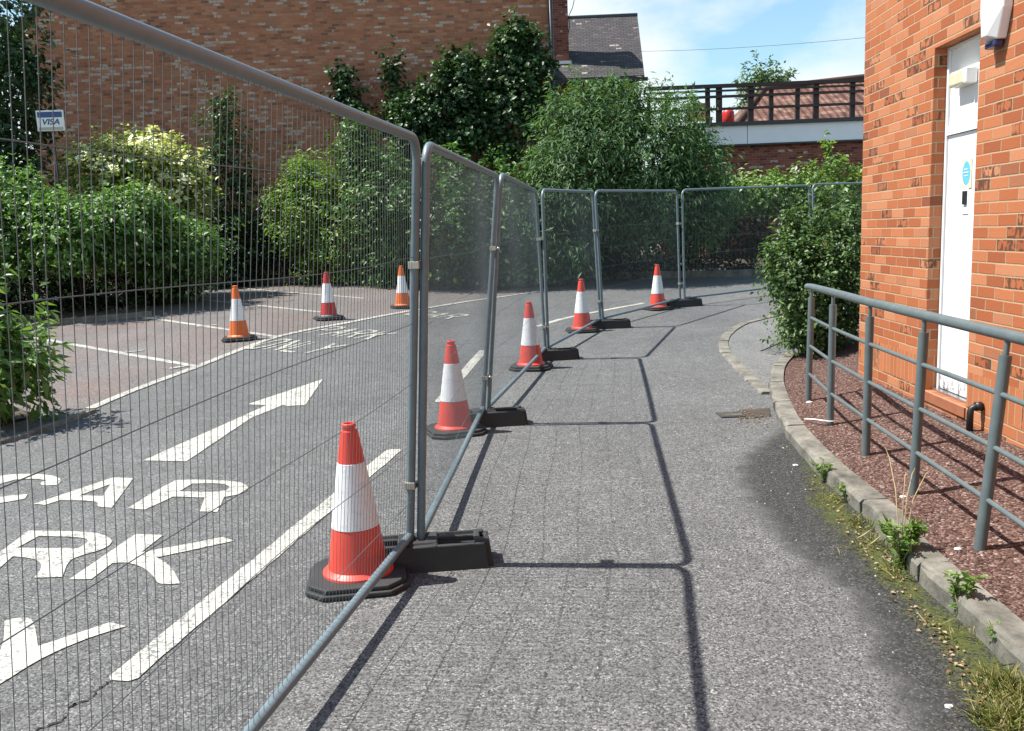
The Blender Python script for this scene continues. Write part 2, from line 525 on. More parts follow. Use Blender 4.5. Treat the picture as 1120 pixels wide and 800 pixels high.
M['straw'] = mat_plain('dry_stem', (0.36, 0.28, 0.14), 0.8, 0, 0.25)


def mat_pantile():
    t = NT('clay_pantiles'); uv = t.n('ShaderNodeUVMap').outputs[0]
    sp = t.n('ShaderNodeSeparateXYZ'); t.l(uv, sp.inputs[0])
    u = t.math('DIVIDE', sp.outputs[0], 0.26); v = t.math('DIVIDE', sp.outputs[1], 0.32)
    fv = t.math('FRACT', v)
    hump = t.math('MULTIPLY_ADD', t.math('SINE', t.math('MULTIPLY', u, 2 * math.pi)), 0.5, 0.5)
    cb = t.n('ShaderNodeCombineXYZ'); t.l(t.math('FLOOR', u), cb.inputs[0]); t.l(t.math('FLOOR', v), cb.inputs[1])
    wn = t.n('ShaderNodeTexWhiteNoise', noise_dimensions='2D'); t.l(cb.outputs[0], wn.inputs['Vector'])
    c = t.ramp(wn.outputs[0], [(0.0, (0.10, 0.048, 0.037)), (0.6, (0.155, 0.078, 0.056)), (1.0, (0.24, 0.14, 0.10))])
    lip = t.ramp(fv, [(0.0, 1.0), (0.10, 0.0)])
    c = t.mix(t.math('MULTIPLY', lip, 0.75), c, (0.05, 0.03, 0.025))
    h = t.math('ADD', hump, t.math('MULTIPLY', fv, -0.6))
    t.bsdf(c, 0.85, 0, t.bump(h, 1.0, 0.06), 0.2)
    return t.m


M['pantile'] = mat_pantile()

M['leaf_hedge'] = mat_leaf('hedge_leaf', [(0.0, (0.036, 0.076, 0.024)), (0.5, (0.098, 0.203, 0.045)), (0.88, (0.173, 0.304, 0.071)), (1.0, (0.345, 0.405, 0.181))])
M['leaf_laurel'] = mat_leaf('laurel_leaf', [(0.0, (0.033, 0.069, 0.022)), (0.55, (0.081, 0.173, 0.045)), (0.95, (0.152, 0.264, 0.071)), (1.0, (0.324, 0.324, 0.102))], 0.3, 0.42, 0.35)
M['leaf_ivy'] = mat_leaf('ivy_leaf', [(0.0, (0.020, 0.045, 0.019)), (0.6, (0.048, 0.101, 0.034)), (1.0, (0.092, 0.169, 0.059))], 0.2, 0.42, 0.35)
M['leaf_willow'] = mat_leaf('narrow_leaf', [(0.0, (0.045, 0.091, 0.036)), (0.5, (0.093, 0.178, 0.069)), (0.9, (0.173, 0.273, 0.121)), (1.0, (0.304, 0.345, 0.203))], 0.32, 0.55, 0.25)
M['leaf_cream'] = mat_leaf('cream_edged_leaf', [(0.0, (0.068, 0.135, 0.027)), (0.30, (0.135, 0.230, 0.047)), (0.5, (0.405, 0.446, 0.135)), (0.8, (0.743, 0.716, 0.351)), (1.0, (0.750, 0.750, 0.567))], 0.3)
M['leaf_conifer'] = mat_leaf('light_green_leaf', [(0.0, (0.057, 0.117, 0.024)), (0.5, (0.126, 0.243, 0.041)), (1.0, (0.283, 0.375, 0.071))], 0.35)
M['leaf_bramble'] = mat_leaf('bramble_leaf', [(0.0, (0.057, 0.111, 0.028)), (0.5, (0.143, 0.254, 0.053)), (0.92, (0.264, 0.386, 0.102)), (1.0, (0.500, 0.500, 0.500))], 0.35)
M['leaf_shrub'] = mat_leaf('shrub_leaf', [(0.0, (0.036, 0.069, 0.027)), (0.5, (0.086, 0.158, 0.048)), (0.85, (0.173, 0.254, 0.076)), (1.0, (0.405, 0.324, 0.121))], 0.3, 0.42, 0.35)
M['leaf_near'] = mat_leaf('near_plant_leaf', [(0.0, (0.051, 0.111, 0.028)), (0.5, (0.121, 0.232, 0.053)), (1.0, (0.264, 0.345, 0.102))], 0.35, 0.4)
M['leaf_painted_shade'] = mat_leaf('painted_shade_leaf', [(0.0, (0.016, 0.026, 0.012)), (0.6, (0.030, 0.048, 0.020)), (0.95, (0.060, 0.085, 0.034)), (1.0, (0.12, 0.09, 0.045))], 0.12, 0.6, 0.2)  # leaf colour darkened to stand for the deep shade under the hedges
M['leaf_far'] = mat_leaf('far_tree_leaf', [(0.0, (0.054, 0.101, 0.041)), (0.6, (0.101, 0.169, 0.068)), (1.0, (0.176, 0.243, 0.115))], 0.3)
M['leaf_weed'] = mat_leaf('weed_leaf', [(0.0, (0.076, 0.144, 0.034)), (0.6, (0.169, 0.279, 0.068)), (1.0, (0.321, 0.371, 0.135))], 0.35)
M['leaf_dry'] = mat_leaf('dry_leaf', [(0.0, (0.07, 0.035, 0.02)), (0.5, (0.22, 0.13, 0.06)), (1.0, (0.45, 0.36, 0.22))], 0.1, 0.8, 0.2)
M['grass'] = mat_leaf('grass_blade', [(0.0, (0.06, 0.10, 0.02)), (0.45, (0.14, 0.18, 0.04)), (0.75, (0.30, 0.27, 0.10)), (1.0, (0.46, 0.38, 0.19))], 0.35, 0.6, 0.3)


# ------------------------------------------------------------------ foliage
def leaf_mesh(name, P, D, N, L, W, tint, fold=0.18):
    """P base points, D directions, N normals, L lengths, W widths: folded diamond leaves"""
    n = len(P)
    S = np.cross(D, N); S /= np.linalg.norm(S, axis=1, keepdims=True) + 1e-9
    N2 = np.cross(S, D)
    mid = P + D * (L * 0.45)[:, None]
    a = mid + S * (W / 2)[:, None] + N2 * (W * fold)[:, None]
    b = mid - S * (W / 2)[:, None] + N2 * (W * fold)[:, None]
    tip = P + D * L[:, None] - N2 * (L * 0.12)[:, None]
    co = np.stack([P, a, tip, b], 1).reshape(-1, 3)
    idx = np.arange(n)[:, None] * 4
    tri = np.concatenate([idx + np.array([[0, 1, 2]]), idx + np.array([[0, 2, 3]])], 1).reshape(-1)
    me = bpy.data.meshes.new(name)
    me.vertices.add(n * 4); me.vertices.foreach_set('co', co.astype(np.float32).ravel())
    nf = n * 2
    me.loops.add(nf * 3); me.loops.foreach_set('vertex_index', tri.astype(np.int32))
    me.polygons.add(nf); me.polygons.foreach_set('loop_start', np.arange(nf, dtype=np.int32) * 3)
    me.update(calc_edges=True)
    at_ = me.attributes.new('tint', 'FLOAT', 'POINT')
    at_.data.foreach_set('value', np.repeat(np.clip(tint, 0, 1), 4).astype(np.float32))
    return me


def unit(v): return v / (np.linalg.norm(v, axis=1, keepdims=True) + 1e-9)


def crown_points(blobs, n, clump, inner=0.35, nclump=None, lump=0.22):
    """leaf places clustered in clumps through a union of ellipsoids"""
    w = np.array([(b[3] * b[4] * b[5]) ** 0.67 for b in blobs]); w /= w.sum()
    nc = nclump or max(20, n // 34)
    bi = RNG.choice(len(blobs), nc, p=w)
    B = np.array([b[:6] for b in blobs], float)[bi]
    d = unit(RNG.normal(size=(nc, 3)))
    rad = (1 - inner * RNG.random(nc) ** 1.3) * (1 + lump * RNG.normal(size=nc) * 0.55)
    wv = RNG.normal(size=(5, 3)) * 2.6; wp = RNG.random(5) * 6.28
    bump = np.sin(d @ wv.T + wp + bi[:, None] * 1.7).sum(1) * .075
    cc = B[:, :3] + d * B[:, 3:] * (rad * (1 + bump))[:, None]
    ci = RNG.integers(0, nc, n)
    cs = clump * (0.6 + 0.8 * RNG.random(nc))
    P = cc[ci] + RNG.normal(size=(n, 3)) * cs[ci][:, None] * np.array([1, 1, 0.8])
    out = unit((P - B[ci, :3]) / B[ci, 3:])
    ct = RNG.normal(size=nc) * 0.16
    return P, out, ct[ci]


def foliage(name, blobs, n, L, W, mat, parent, clump=0.16, up=0.75, outw=0.65, jitter=0.8, droop=0.1, inner=0.4, zmin=None, tint0=0.5, nclump=None, lump=0.25, shoot=.10):
    P, out, ct = crown_points(blobs, n, clump, inner, nclump, lump)
    ns = int(n * shoot / 14)
    if ns:      # loose sprays that break the outline
        bi = RNG.integers(0, len(blobs), ns); B = np.array([b[:6] for b in blobs], float)[bi]
        d = RNG.normal(size=(ns, 3)); d[:, 2] = np.abs(d[:, 2]) * 1.1; d = unit(d)
        st = B[:, :3] + d * B[:, 3:] * .92
        sd = unit(d * .7 + np.array([0, 0, .7 - droop]) + RNG.normal(size=(ns, 3)) * .35); sl = L * (1.5 + 3.2 * RNG.random(ns) ** 2)
        tt = RNG.random((ns, 14)) ** .8
        SP = (st[:, None, :] + sd[:, None, :] * (sl[:, None] * tt)[:, :, None]).reshape(-1, 3) + RNG.normal(size=(ns * 14, 3)) * L * .16
        k_ = len(SP); P[:k_] = SP; out[:k_] = np.repeat(d, 14, 0); ct[:k_] = np.repeat(RNG.normal(size=ns) * .12 + .12, 14)
    if zmin is not None:
        P[:, 2] = np.maximum(P[:, 2], zmin + RNG.random(len(P)) * 0.12)
    N = unit(out * outw + np.array([0, 0, up]) + RNG.normal(size=(n, 3)) * jitter * 0.6)
    D = unit(out * 0.6 + RNG.normal(size=(n, 3)) * jitter + np.array([0, 0, -droop * 3]))
    D = unit(D - N * (D * N).sum(1, keepdims=True) * 0.8)
    s = 0.5 + 0.95 * RNG.random(n) ** 1.3
    tint = tint0 + ct + RNG.normal(size=n) * 0.19
    return link(name, leaf_mesh(name, P, D, N, L * s, W * s, tint), mat, parent)


def stems(name, base, tops, r, mat, parent, wob=0.08, seg=5):
    mb = MB()
    for tp in tops:
        b = Vector(base) + Vector((random.uniform(-1, 1) * r * 2, random.uniform(-1, 1) * r * 2, 0)); t = Vector(tp)
        pts = [b.lerp(t, k / seg) + Vector((random.uniform(-wob, wob), random.uniform(-wob, wob), 0)) * (0 if k == 0 else 1) for k in range(seg + 1)]
        mb.tube(pts, [r * (1 - 0.8 * k / seg) for k in range(seg + 1)], 6)
    return mb.build(name, mat, parent)


# ------------------------------------------------------------------ ground
def axis(spec):
    out = []
    for a, b, st in spec:
        n = max(1, round((b - a) / st)); out += list(np.linspace(a, b, n, endpoint=False))
    return np.array(out + [spec[-1][1]])


KO = [(858, 386), (846, 399), (842, 415), (844, 428), (854, 455), (873.5, 480), (905, 513), (947, 549), (971, 579), (1002.5, 612), (1058, 660), (1120, 717)]
KI = [(866, 386), (855.6, 401), (854.7, 418), (857.5, 435), (870.6, 459), (893, 480), (929, 516), (974, 552), (1010, 587), (1052, 621), (1079, 648), (1120, 681)]
KH = 0.09


def smooth_curve(pts, n):
    """evenly spaced points along a Catmull-Rom curve"""
    P = [Vector((p[0], p[1], 0)) for p in pts]
    P = [P[0] * 2 - P[1]] + P + [P[-1] * 2 - P[-2]]
    q = []
    for i in range(1, len(P) - 2):
        for k in range(16):
            t = k / 16
            q.append(0.5 * ((2 * P[i]) + (P[i + 1] - P[i - 1]) * t + (2 * P[i - 1] - 5 * P[i] + 4 * P[i + 1] - P[i + 2]) * t * t + (3 * P[i] - P[i - 1] - 3 * P[i + 1] + P[i + 2]) * t ** 3))
    q.append(P[-2])
    L = [0]
    for a, b in zip(q, q[1:]): L.append(L[-1] + (b - a).length)
    out = []
    for i in range(n):
        s = L[-1] * i / (n - 1)
        k = min(max(1, int(np.searchsorted(L, s))), len(L) - 1)
        f = (s - L[k - 1]) / max(1e-9, L[k] - L[k - 1])
        out.append(q[k - 1].lerp(q[k], f))
    return out


ko = [g(*p, KH) for p in KO]
e = (ko[-1] - ko[-3]).normalized()
ko += [ko[-1] + e * 0.9 + Vector((0.03, 0, 0)), ko[-1] + e * 2.6 + Vector((0.15, 0, 0))]
kerb_out = smooth_curve(ko, 150)


def offset_curve(c, d):
    out = []
    for i, p in enumerate(c):
        t = (c[min(i + 1, len(c) - 1)] - c[max(0, i - 1)]).normalized()
        out.append(p + Vector((-t.y, t.x, 0)) * d)
    return out


kerb_in = offset_curve(kerb_out, 0.135)


def poly_sd(P, poly):
    """signed distance (inside positive) of points to a polygon"""
    poly = np.array(poly, float); n = len(poly)
    dmin = np.full(len(P), 1e9); ins = np.zeros(len(P), bool)
    for i in range(n):
        a, b = poly[i], poly[(i + 1) % n]
        ab = b - a; t = np.clip(((P - a) @ ab) / (ab @ ab), 0, 1)
        dmin = np.minimum(dmin, np.linalg.norm(P - a - t[:, None] * ab, axis=1))
        c = ((a[1] > P[:, 1]) != (b[1] > P[:, 1]))
        x = a[0] + (P[:, 1] - a[1]) / (b[1] - a[1] + 1e-12) * ab[0]
        ins ^= c & (P[:, 0] < x)
    return np.where(ins, dmin, -dmin)


def build_ground():
    xs = axis([(-400, -60, 40), (-60, -20, 4), (-20, -5, .5), (-5, .7, .25), (.7, 2.7, .05), (2.7, 6, .25), (6, 30, 1), (30, 60, 4), (60, 400, 40)])
    ys = axis([(-60, -4, 4), (-4, 1.5, .25), (1.5, 7.2, .05), (7.2, 27, .3), (27, 60, 3), (60, 600, 45)])
    X, Y = np.meshgrid(xs, ys)
    Z = np.vectorize(gh)(X, Y)
    co = np.stack([X, Y, Z], -1).reshape(-1, 3)
    nx, ny = len(xs), len(ys)
    i = np.arange(nx * ny).reshape(ny, nx)
    q = np.stack([i[:-1, :-1], i[:-1, 1:], i[1:, 1:], i[1:, :-1]], -1).reshape(-1, 4)
    me = bpy.data.meshes.new('road')
    me.from_pydata(co.tolist(), [], q.tolist())
    st_px = [(868, 470), (838, 492), (822, 512), (834, 545), (872, 590), (922, 626), (958, 655), (978, 690), (988, 730), (1020, 775), (1040, 830), (1090, 900), (1220, 900), (1160, 760), (1000, 630), (905, 520)]
    ms_px = [(880, 500), (884, 545), (915, 590), (965, 640), (1010, 695), (1050, 745), (1085, 800), (1100, 850), (1180, 850), (1130, 740), (1010, 632), (950, 570), (900, 515)]
    st = np.zeros(len(co)); ms = np.zeros(len(co))
    near = (co[:, 0] > .5) & (co[:, 0] < 2.9) & (co[:, 1] > 1.2) & (co[:, 1] < 8)
    for arr, px, wd in ((st, st_px, .30), (ms, ms_px, .20)):
        poly = [tuple(g(*p)[:2]) for p in px]
        sd = poly_sd(co[near][:, :2], poly)
        arr[near] = np.clip(sd / wd + 0.5, 0, 1)
    for nm, arr in (('stain', st), ('moss', ms)):
        a = me.attributes.new(nm, 'FLOAT', 'POINT'); a.data.foreach_set('value', arr.astype(np.float32))
    for p in me.polygons: p.use_smooth = True
    return tag(link('road', me, M['road']), kind='structure')


build_ground()


def drape(name, loops, dz, mat, cell=None, kind='structure', zf=None):
    """flat polygon (first loop outer, others holes) laid on the ground as a sheet"""
    loops = [[Vector((p[0], p[1], 0)) for p in lp] for lp in loops]
    tris = tessellate_polygon(loops)
    vs = [v for lp in loops for v in lp]
    bm = bmesh.new()
    bv = [bm.verts.new(v) for v in vs]
    for t in tris:
        try: bm.faces.new([bv[i] for i in t])
        except ValueError: pass
    if cell:
        for axis_, lo, hi in ((0, min(v.x for v in vs), max(v.x for v in vs)), (1, min(v.y for v in vs), max(v.y for v in vs))):
            k = lo + cell
            while k < hi:
                co = [0, 0, 0]; co[axis_] = k; no = [0, 0, 0]; no[axis_] = 1
                bmesh.ops.bisect_plane(bm, geom=bm.verts[:] + bm.edges[:] + bm.faces[:], plane_co=co, plane_no=no)
                k += cell
    for v in bm.verts: v.co.z = (zf or gh)(v.co.x, v.co.y) + dz
    bmesh.ops.recalc_face_normals(bm, faces=bm.faces)
    for f in bm.faces:
        if f.normal.z < 0: f.normal_flip()
    me = bpy.data.meshes.new(name); bm.to_mesh(me); bm.free()
    o = link(name, me, mat)
    return tag(o, kind=kind)


def G2(px, py, dz=0): p = g(px, py, dz); return (p.x, p.y)


# car park bays: brownish asphalt left of the edge line
edge_px = [(100, 447), (150, 426), (215, 402), (300, 370), (380, 353.5), (449, 340.5), (520, 329), (590, 319)]
edge = smooth_curve([g(*p) for p in edge_px], 60)
bay_poly = [(p.x, p.y) for p in edge] + [(3.2, 21.6), (3.4, 22.6), (-9.5, 23.2), (-9.5, 12.0), (-7.2, 9.2), (-5.2, 8.3)]
drape('parking_bay_surface', [bay_poly], 0.004, M['bay'], 0.3)


def strip(name, pts, w, dz, mat, seg=40, taper=0.0):
    c = smooth_curve(pts, seg)
    a = offset_curve(c, w / 2); b = offset_curve(c, -w / 2)
    # ragged ends and edges
    for i in range(len(a)):
        a[i] = a[i] + Vector((random.uniform(-1, 1), random.uniform(-1, 1), 0)) * 0.004
        b[i] = b[i] + Vector((random.uniform(-1, 1), random.uniform(-1, 1), 0)) * 0.004
    mb = MB()
    t0 = (c[1] - c[0]).normalized() * w * 0.22; t1 = (c[-1] - c[-2]).normalized() * w * 0.22
    a = [c[0] - t0 + (a[0] - c[0]) * 0.6] + a + [c[-1] + t1 + (a[-1] - c[-1]) * 0.6]
    b = [c[0] - t0 + (b[0] - c[0]) * 0.6] + b + [c[-1] + t1 + (b[-1] - c[-1]) * 0.6]
    vs = []
    for p, q in zip(a, b): vs += [(p.x, p.y, gh(p.x, p.y) + dz), (q.x, q.y, gh(q.x, q.y) + dz)]
    mb.add(vs, [(2 * i, 2 * i + 1, 2 * i + 3, 2 * i + 2)[::-1] for i in range(len(a) - 1)])
    return tag(mb.build(name, mat), kind='structure')


strip('road_edge_line', [g(*p) for p in edge_px], 0.11, 0.009, M['line_far'], 60)
for q in ([(37, 370), (212, 401)], [(132, 344), (303, 369)], [(208, 327), (351, 342)], [(266, 316), (397, 327)]):
    strip('bay_line', [g(*q[0]), g((q[0][0] + q[1][0]) / 2, (q[0][1] + q[1][1]) / 2), g(*q[1])], 0.10, 0.009, M['line_far'], 16)
for q in ([(137, 386.5), (157, 384)], [(187, 404), (206, 401)], [(216, 358), (238, 356)]):
    strip('bay_line', [g(*q[0]), g((q[0][0] + q[1][0]) / 2, (q[0][1] + q[1][1]) / 2), g(*q[1])], 0.07, 0.013, M['line_far'], 8)
strip('lane_line', [g(*p) for p in ((135, 742), (230, 662), (330, 578), (431, 493))], 0.115, 0.005, M['line'], 40)
strip('lane_line', [g(*p) for p in ((482, 440), (505, 411), (529, 384))], 0.115, 0.005, M['line'], 20)
strip('lane_line', [g(*p) for p in ((587, 357.5), (620, 348), (660, 340), (704, 332))], 0.11, 0.005, M['line'], 24)


ck = [g(*p) for p in ((122, 746), (104, 756), (98, 765), (80, 772), (66, 790), (40, 800), (10, 830))]
ck = [ck[0].lerp(ck[1], .5)] and [a.lerp(b, k / 5) + Vector((random.uniform(-1, 1), random.uniform(-1, 1), 0)) * .012 for a, b in zip(ck, ck[1:]) for k in range(5)]
mb = MB(); vs = []
for k, p in enumerate(ck):
    w_ = .0042 * random.uniform(.3, 1.5); vs += [(p.x - w_ * .6, p.y + w_, .004), (p.x + w_ * .6, p.y - w_, .004)]
mb.add(vs, [(2 * k, 2 * k + 1, 2 * k + 3, 2 * k + 2) for k in range(len(ck) - 1)])
tag(mb.build('road_crack', mat_plain('crack_dirt', (.02, .019, .017), .95)), kind='structure')


def mark(name, loops, mat=None, off=(0, 0), sc=1.0, rounds=3):
    conv = lambda p: G2(p[0] / sc + off[0], p[1] / sc + off[1])
    def soften(lp, n):
        # round the gentle bends of the painted strokes, keep the square stroke ends
        for _ in range(n):
            out = []; m = len(lp)
            for i in range(m):
                a, b, c = (Vector((*lp[i - 1], 0)), Vector((*lp[i], 0)), Vector((*lp[(i + 1) % m], 0)))
                turn = (b - a).angle(c - b, 0)
                if R(4) < turn < R(62):
                    out += [tuple(b.lerp(a, .25)[:2]), tuple(b.lerp(c, .25)[:2])]
                else: out.append(lp[i])
            lp = out
        return lp
    return drape(name, [soften([conv(p) for p in lp], rounds) for lp in loops], 0.005, mat or M['line'])


o1, k1 = (0, 400), 3.637
mark('road_letter', [[(230, 478), (165, 481), (160, 467), (185, 460), (150, 452), (60, 456), (-60, 490), (-90, 520), (-60, 535), (20, 522), (110, 514), (100, 532), (30, 545), (-90, 562), (-180, 540), (-190, 505), (-120, 465), (0, 440), (90, 432), (200, 436), (250, 455)]], None, o1, k1)
mark('road_letter', [[(135, 553), (180, 557), (240, 538), (395, 541), (383, 565), (445, 568), (532, 450), (450, 448)], [(316, 519), (440, 474), (408, 522)]], None, o1, k1)
mark('road_letter', [[(508, 571), (620, 500), (700, 458), (820, 456), (945, 463), (990, 482), (980, 505), (930, 520), (893, 526), (865, 585), (795, 583), (815, 528), (690, 524), (577, 576)], [(714, 503), (765, 472), (880, 470), (918, 483), (900, 500), (840, 507)]], None, o1, k1)
mark('road_arrow', [[(570, 380), (742, 383), (1000, 210), (1128, 158), (1140, 163), (1215, 158), (1285, 55), (985, 156), (1060, 160)]], None, o1, k1, 0)
o2, k2 = (0, 580), 3.5
mark('road_letter', [[(-130, 185), (110, 5), (330, 8), (400, 20), (437, 45), (400, 75), (320, 97), (262, 118), (240, 182), (130, 186), (160, 150), (155, 125), (120, 110), (50, 103), (-45, 188)], [(65, 71), (150, 25), (320, 30), (342, 45), (300, 73)]], None, o2, k2)
mark('road_letter', [[(265, 192), (520, 18), (625, 22), (540, 88), (750, 50), (850, 30), (897, 44), (600, 108), (640, 130), (672, 168), (690, 208), (605, 212), (590, 180), (545, 142), (480, 125), (430, 130), (350, 191)]], None, o2, k2)
mark('road_letter', [[(18, 352), (60, 340), (130, 337), (146, 448), (420, 357), (482, 372), (330, 418), (150, 497), (0, 595), (-120, 660), (-240, 655), (-40, 520), (15, 450)]], None, o2, k2)

# the same words again further down the lane, in worn paint
GLY = {'C': [[(1, .8), (.75, 1), (.25, 1), (0, .75), (0, .25), (.25, 0), (.75, 0), (1, .2)]],
       'A': [[(0, 0), (.5, 1), (1, 0)], [(.22, .36), (.78, .36)]],
       'R': [[(0, 0), (0, 1), (.75, 1), (1, .8), (.75, .52), (0, .52)], [(.5, .52), (1, 0)]],
       'P': [[(0, 0), (0, 1), (.75, 1), (1, .78), (.75, .5), (0, .5)]],
       'K': [[(0, 0), (0, 1)], [(1, 1), (.05, .45)], [(.3, .6), (1, 0)]],
       'O': [[(.25, 0), (0, .25), (0, .75), (.25, 1), (.75, 1), (1, .75), (1, .25), (.75, 0), (.25, 0)]],
       'N': [[(0, 0), (0, 1), (1, 0), (1, 1)]],
       'L': [[(0, 1), (0, 0), (1, 0)]],
       'Y': [[(0, 1), (.5, .5), (1, 1)], [(.5, .5), (.5, 0)]]}


def far_word(word, px, ang, lw=0.21, lh=0.72, gap=0.10, ws=0.04, wl=0.085):
    c = g(*px); ca, sa = math.cos(ang), math.sin(ang)
    tot = len(word) * lw + (len(word) - 1) * gap
    for i, ch in enumerate(word):
        mb = MB(); x0 = -tot / 2 + i * (lw + gap); layer = 0
        for st in GLY[ch]:
            for a, b in zip(st, st[1:]):
                A = Vector((x0 + a[0] * lw, (a[1] - .5) * lh, 0)); B = Vector((x0 + b[0] * lw, (b[1] - .5) * lh, 0))
                d = (B - A).normalized(); n = Vector((-d.y, d.x, 0)); w = ws * abs(d.y) + wl * abs(d.x)
                A = A - d * ws * .3; B = B + d * ws * .3
                qs = []
                for p in (A + n * w / 2, A - n * w / 2, B - n * w / 2, B + n * w / 2):
                    wx, wy = c.x + p.x * ca - p.y * sa, c.y + p.x * sa + p.y * ca
                    qs.append((wx, wy, gh(wx, wy) + 0.006 + layer * 0.0007))
                layer += 1
                mb.add(qs, [(0, 1, 2, 3)])
        tag(mb.build('road_letter', M['line_far']), kind='structure')


far_word('ONLY', (324, 379), R(-27))
far_word('PARK', (383, 364.5), R(-29))
far_word('CAR', (478, 345), R(-31), lw=0.24)

# pavement by the shrub, its flush kerb and the drain channel
fk_px = [(843, 346.5), (824, 351), (807, 356), (790, 367), (785.5, 376), (789, 387), (801, 402), (818, 419), (831, 432)]
fk_out = smooth_curve([g(*p) for p in fk_px], 60)
fk_in = offset_curve(fk_out, 0.13)
pv = [(p.x, p.y) for p in fk_in] + [G2(842, 436), G2(843, 420), G2(848, 401), G2(860, 388)] + [(3.0, 10.4), (4.6, 12.6), (4.9, 13.8)]
drape('pavement', [pv], 0.012, M['pave'], 0.3)


def kerb_run(name, outc, inc, h0, ztop, stone=0.9, mat=None, gap=0.013):
    """a run of kerb stones: upstand, rounded arris and small open joints"""
    mb = MB(); acc = 0.0; dzs = random.uniform(-.004, .004); start = 0
    L = [0]
    for a, b in zip(outc, outc[1:]): L.append(L[-1] + (b - a).length)

    def pt(c, s):
        s = min(max(s, 0), L[-1]); k = min(max(1, int(np.searchsorted(L, s))), len(L) - 1)
        f = (s - L[k - 1]) / max(1e-9, L[k] - L[k - 1]); return c[k - 1].lerp(c[k], f)
    s = 0.0
    while s < L[-1] - .05:
        e_ = min(s + stone * random.uniform(.97, 1.03), L[-1]); n = 8
        tilt = random.uniform(-.006, .006); sh = Vector((random.uniform(-.006, .006), random.uniform(-.006, .006), 0))
        rings = []
        for i in range(n + 1):
            q = s + gap / 2 + (e_ - s - gap) * i / n
            o, a = pt(outc, q) + sh, pt(inc, q) + sh
            d = (a - o)
            zt = ztop(o.x, o.y) + tilt; zb = gh(o.x, o.y) - .05
            w1 = random.uniform(-.010, .008)
            rings.append([Vector((o.x, o.y, zb)), Vector((o.x + w1, o.y, zt - .022)), Vector((*(o + d * .06)[:2], zt - .006)), Vector((*(o + d * .2)[:2], zt + w1 * .5)), Vector((*(o + d * .97)[:2], zt)), Vector((a.x, a.y, zb))])
        m = len(rings[0]); vs = [v for r_ in rings for v in r_]
        fs = [(i * m + k, i * m + k + 1, (i + 1) * m + k + 1, (i + 1) * m + k) for i in range(n) for k in range(m - 1)]
        fs += [tuple(range(m - 1, -1, -1)), tuple(n * m + k for k in range(m))]
        mb.add(vs, fs)
        s = e_
    me = mb.mesh(name)
    bm = bmesh.new(); bm.from_mesh(me); bmesh.ops.recalc_face_normals(bm, faces=bm.faces); bm.to_mesh(me); bm.free()
    return tag(link(name, me, mat or M['kerb']), kind='structure')


kerb_run('kerb', kerb_out, kerb_in, 0, lambda x, y: gh(x, y) + KH)
kerb_run('dropped_kerb', fk_out, fk_in, 0, lambda x, y: gh(x, y) + 0.022)

# wall line of the orange brick building
WA = Vector((0.0515, 0.99867, 0)); WN = Vector((-0.99867, 0.0515, 0)); W0 = Vector((2.74, 0, 0))


def wallpt(px, py, proud=0.0):
    d = ray(px, py); P0 = W0 + WN * proud
    t = (P0 - CAM).dot(WN) / d.dot(WN)
    return CAM + d * t


def ws(px, py):
    P = wallpt(px, py); return (P - W0).dot(WA), P.z


# red gravel bed between kerb and wall
mb = MB(); vs = []; nb = 10
cur = kerb_in
for p in cur:
    s = max(-3.0, (p - W0).dot(WA))
    q = W0 + WA * s
    if p.y > 7.0:
        q = q.lerp(Vector((4.6, p.y + 3.0, 0)), min(1, (p.y - 7.0) / 1.6))
    for k in range(nb + 1):
        f = k / nb; c_ = Vector((p.x, p.y, 0)).lerp(q, f)
        vs.append((c_.x, c_.y, gh(p.x, p.y) + KH - 0.012 + 0.12 * sm(0, 1, f) + random.uniform(-.004, .004)))
mb.add(vs, [(i * (nb + 1) + k, i * (nb + 1) + k + 1, (i + 1) * (nb + 1) + k + 1, (i + 1) * (nb + 1) + k) for i in range(len(cur) - 1) for k in range(nb)], smooth=True)
me = mb.mesh('gravel_bed')
bm = bmesh.new(); bm.from_mesh(me); bmesh.ops.recalc_face_normals(bm, faces=bm.faces)
for f in bm.faces:
    if f.normal.z < 0: f.normal_flip()
bm.to_mesh(me); bm.free()
tag(link('gravel_bed', me, M['gravel']), kind='structure')


def bed_height(x, y):
    p = min(kerb_in, key=lambda q: (q.x - x) ** 2 + (q.y - y) ** 2)
    dk = math.hypot(x - p.x, y - p.y); s = (Vector((x, y, 0)) - W0).dot(WN)
    f = dk / max(.01, dk + max(0.0, s))
    return gh(p.x, p.y) + KH - .012 + .12 * sm(0, 1, f)


# garden soil along the hedges and the low kerbs in front of them
drape('garden_soil', [[(-14, 7.2), (-6.6, 6.9), (-5.0, 7.4), (-4.55, 8.15), (-5.3, 8.9), (-7.3, 9.9), (-8.0, 12.5), (-7.9, 22.6), (-2.6, 21.4), (-1.6, 19.7), (.4, 19.9), (1.9, 21.9), (8.0, 21.2), (22, 21.2), (22, 40), (-14, 40)]], 0.018, M['soil'], 0.8)


def low_kerb(px, w=.12, hgt=.12, mat=None):
    c = smooth_curve([g(*p) if not isinstance(p, Vector) else p for p in px], 40)
    kerb_run('garden_kerb', c, offset_curve(c, w), 0, lambda x, y: gh(x, y) + hgt)


low_kerb([(165, 346), (60, 356), (10, 366)], .12, .10)
low_kerb([Vector((8.5, 21.0, 0)), Vector((6.1, 20.9, 0)), Vector((4.0, 21.3, 0)), Vector((1.9, 21.7, 0))], .15, .16)
low_kerb([Vector((-2.6, 21.0, 0)), Vector((-4.5, 22.0, 0)), Vector((-7.0, 22.5, 0))], .12, .14)
low_kerb([(96, 451), (70, 461), (20, 478), (-60, 500)], .10, .03)

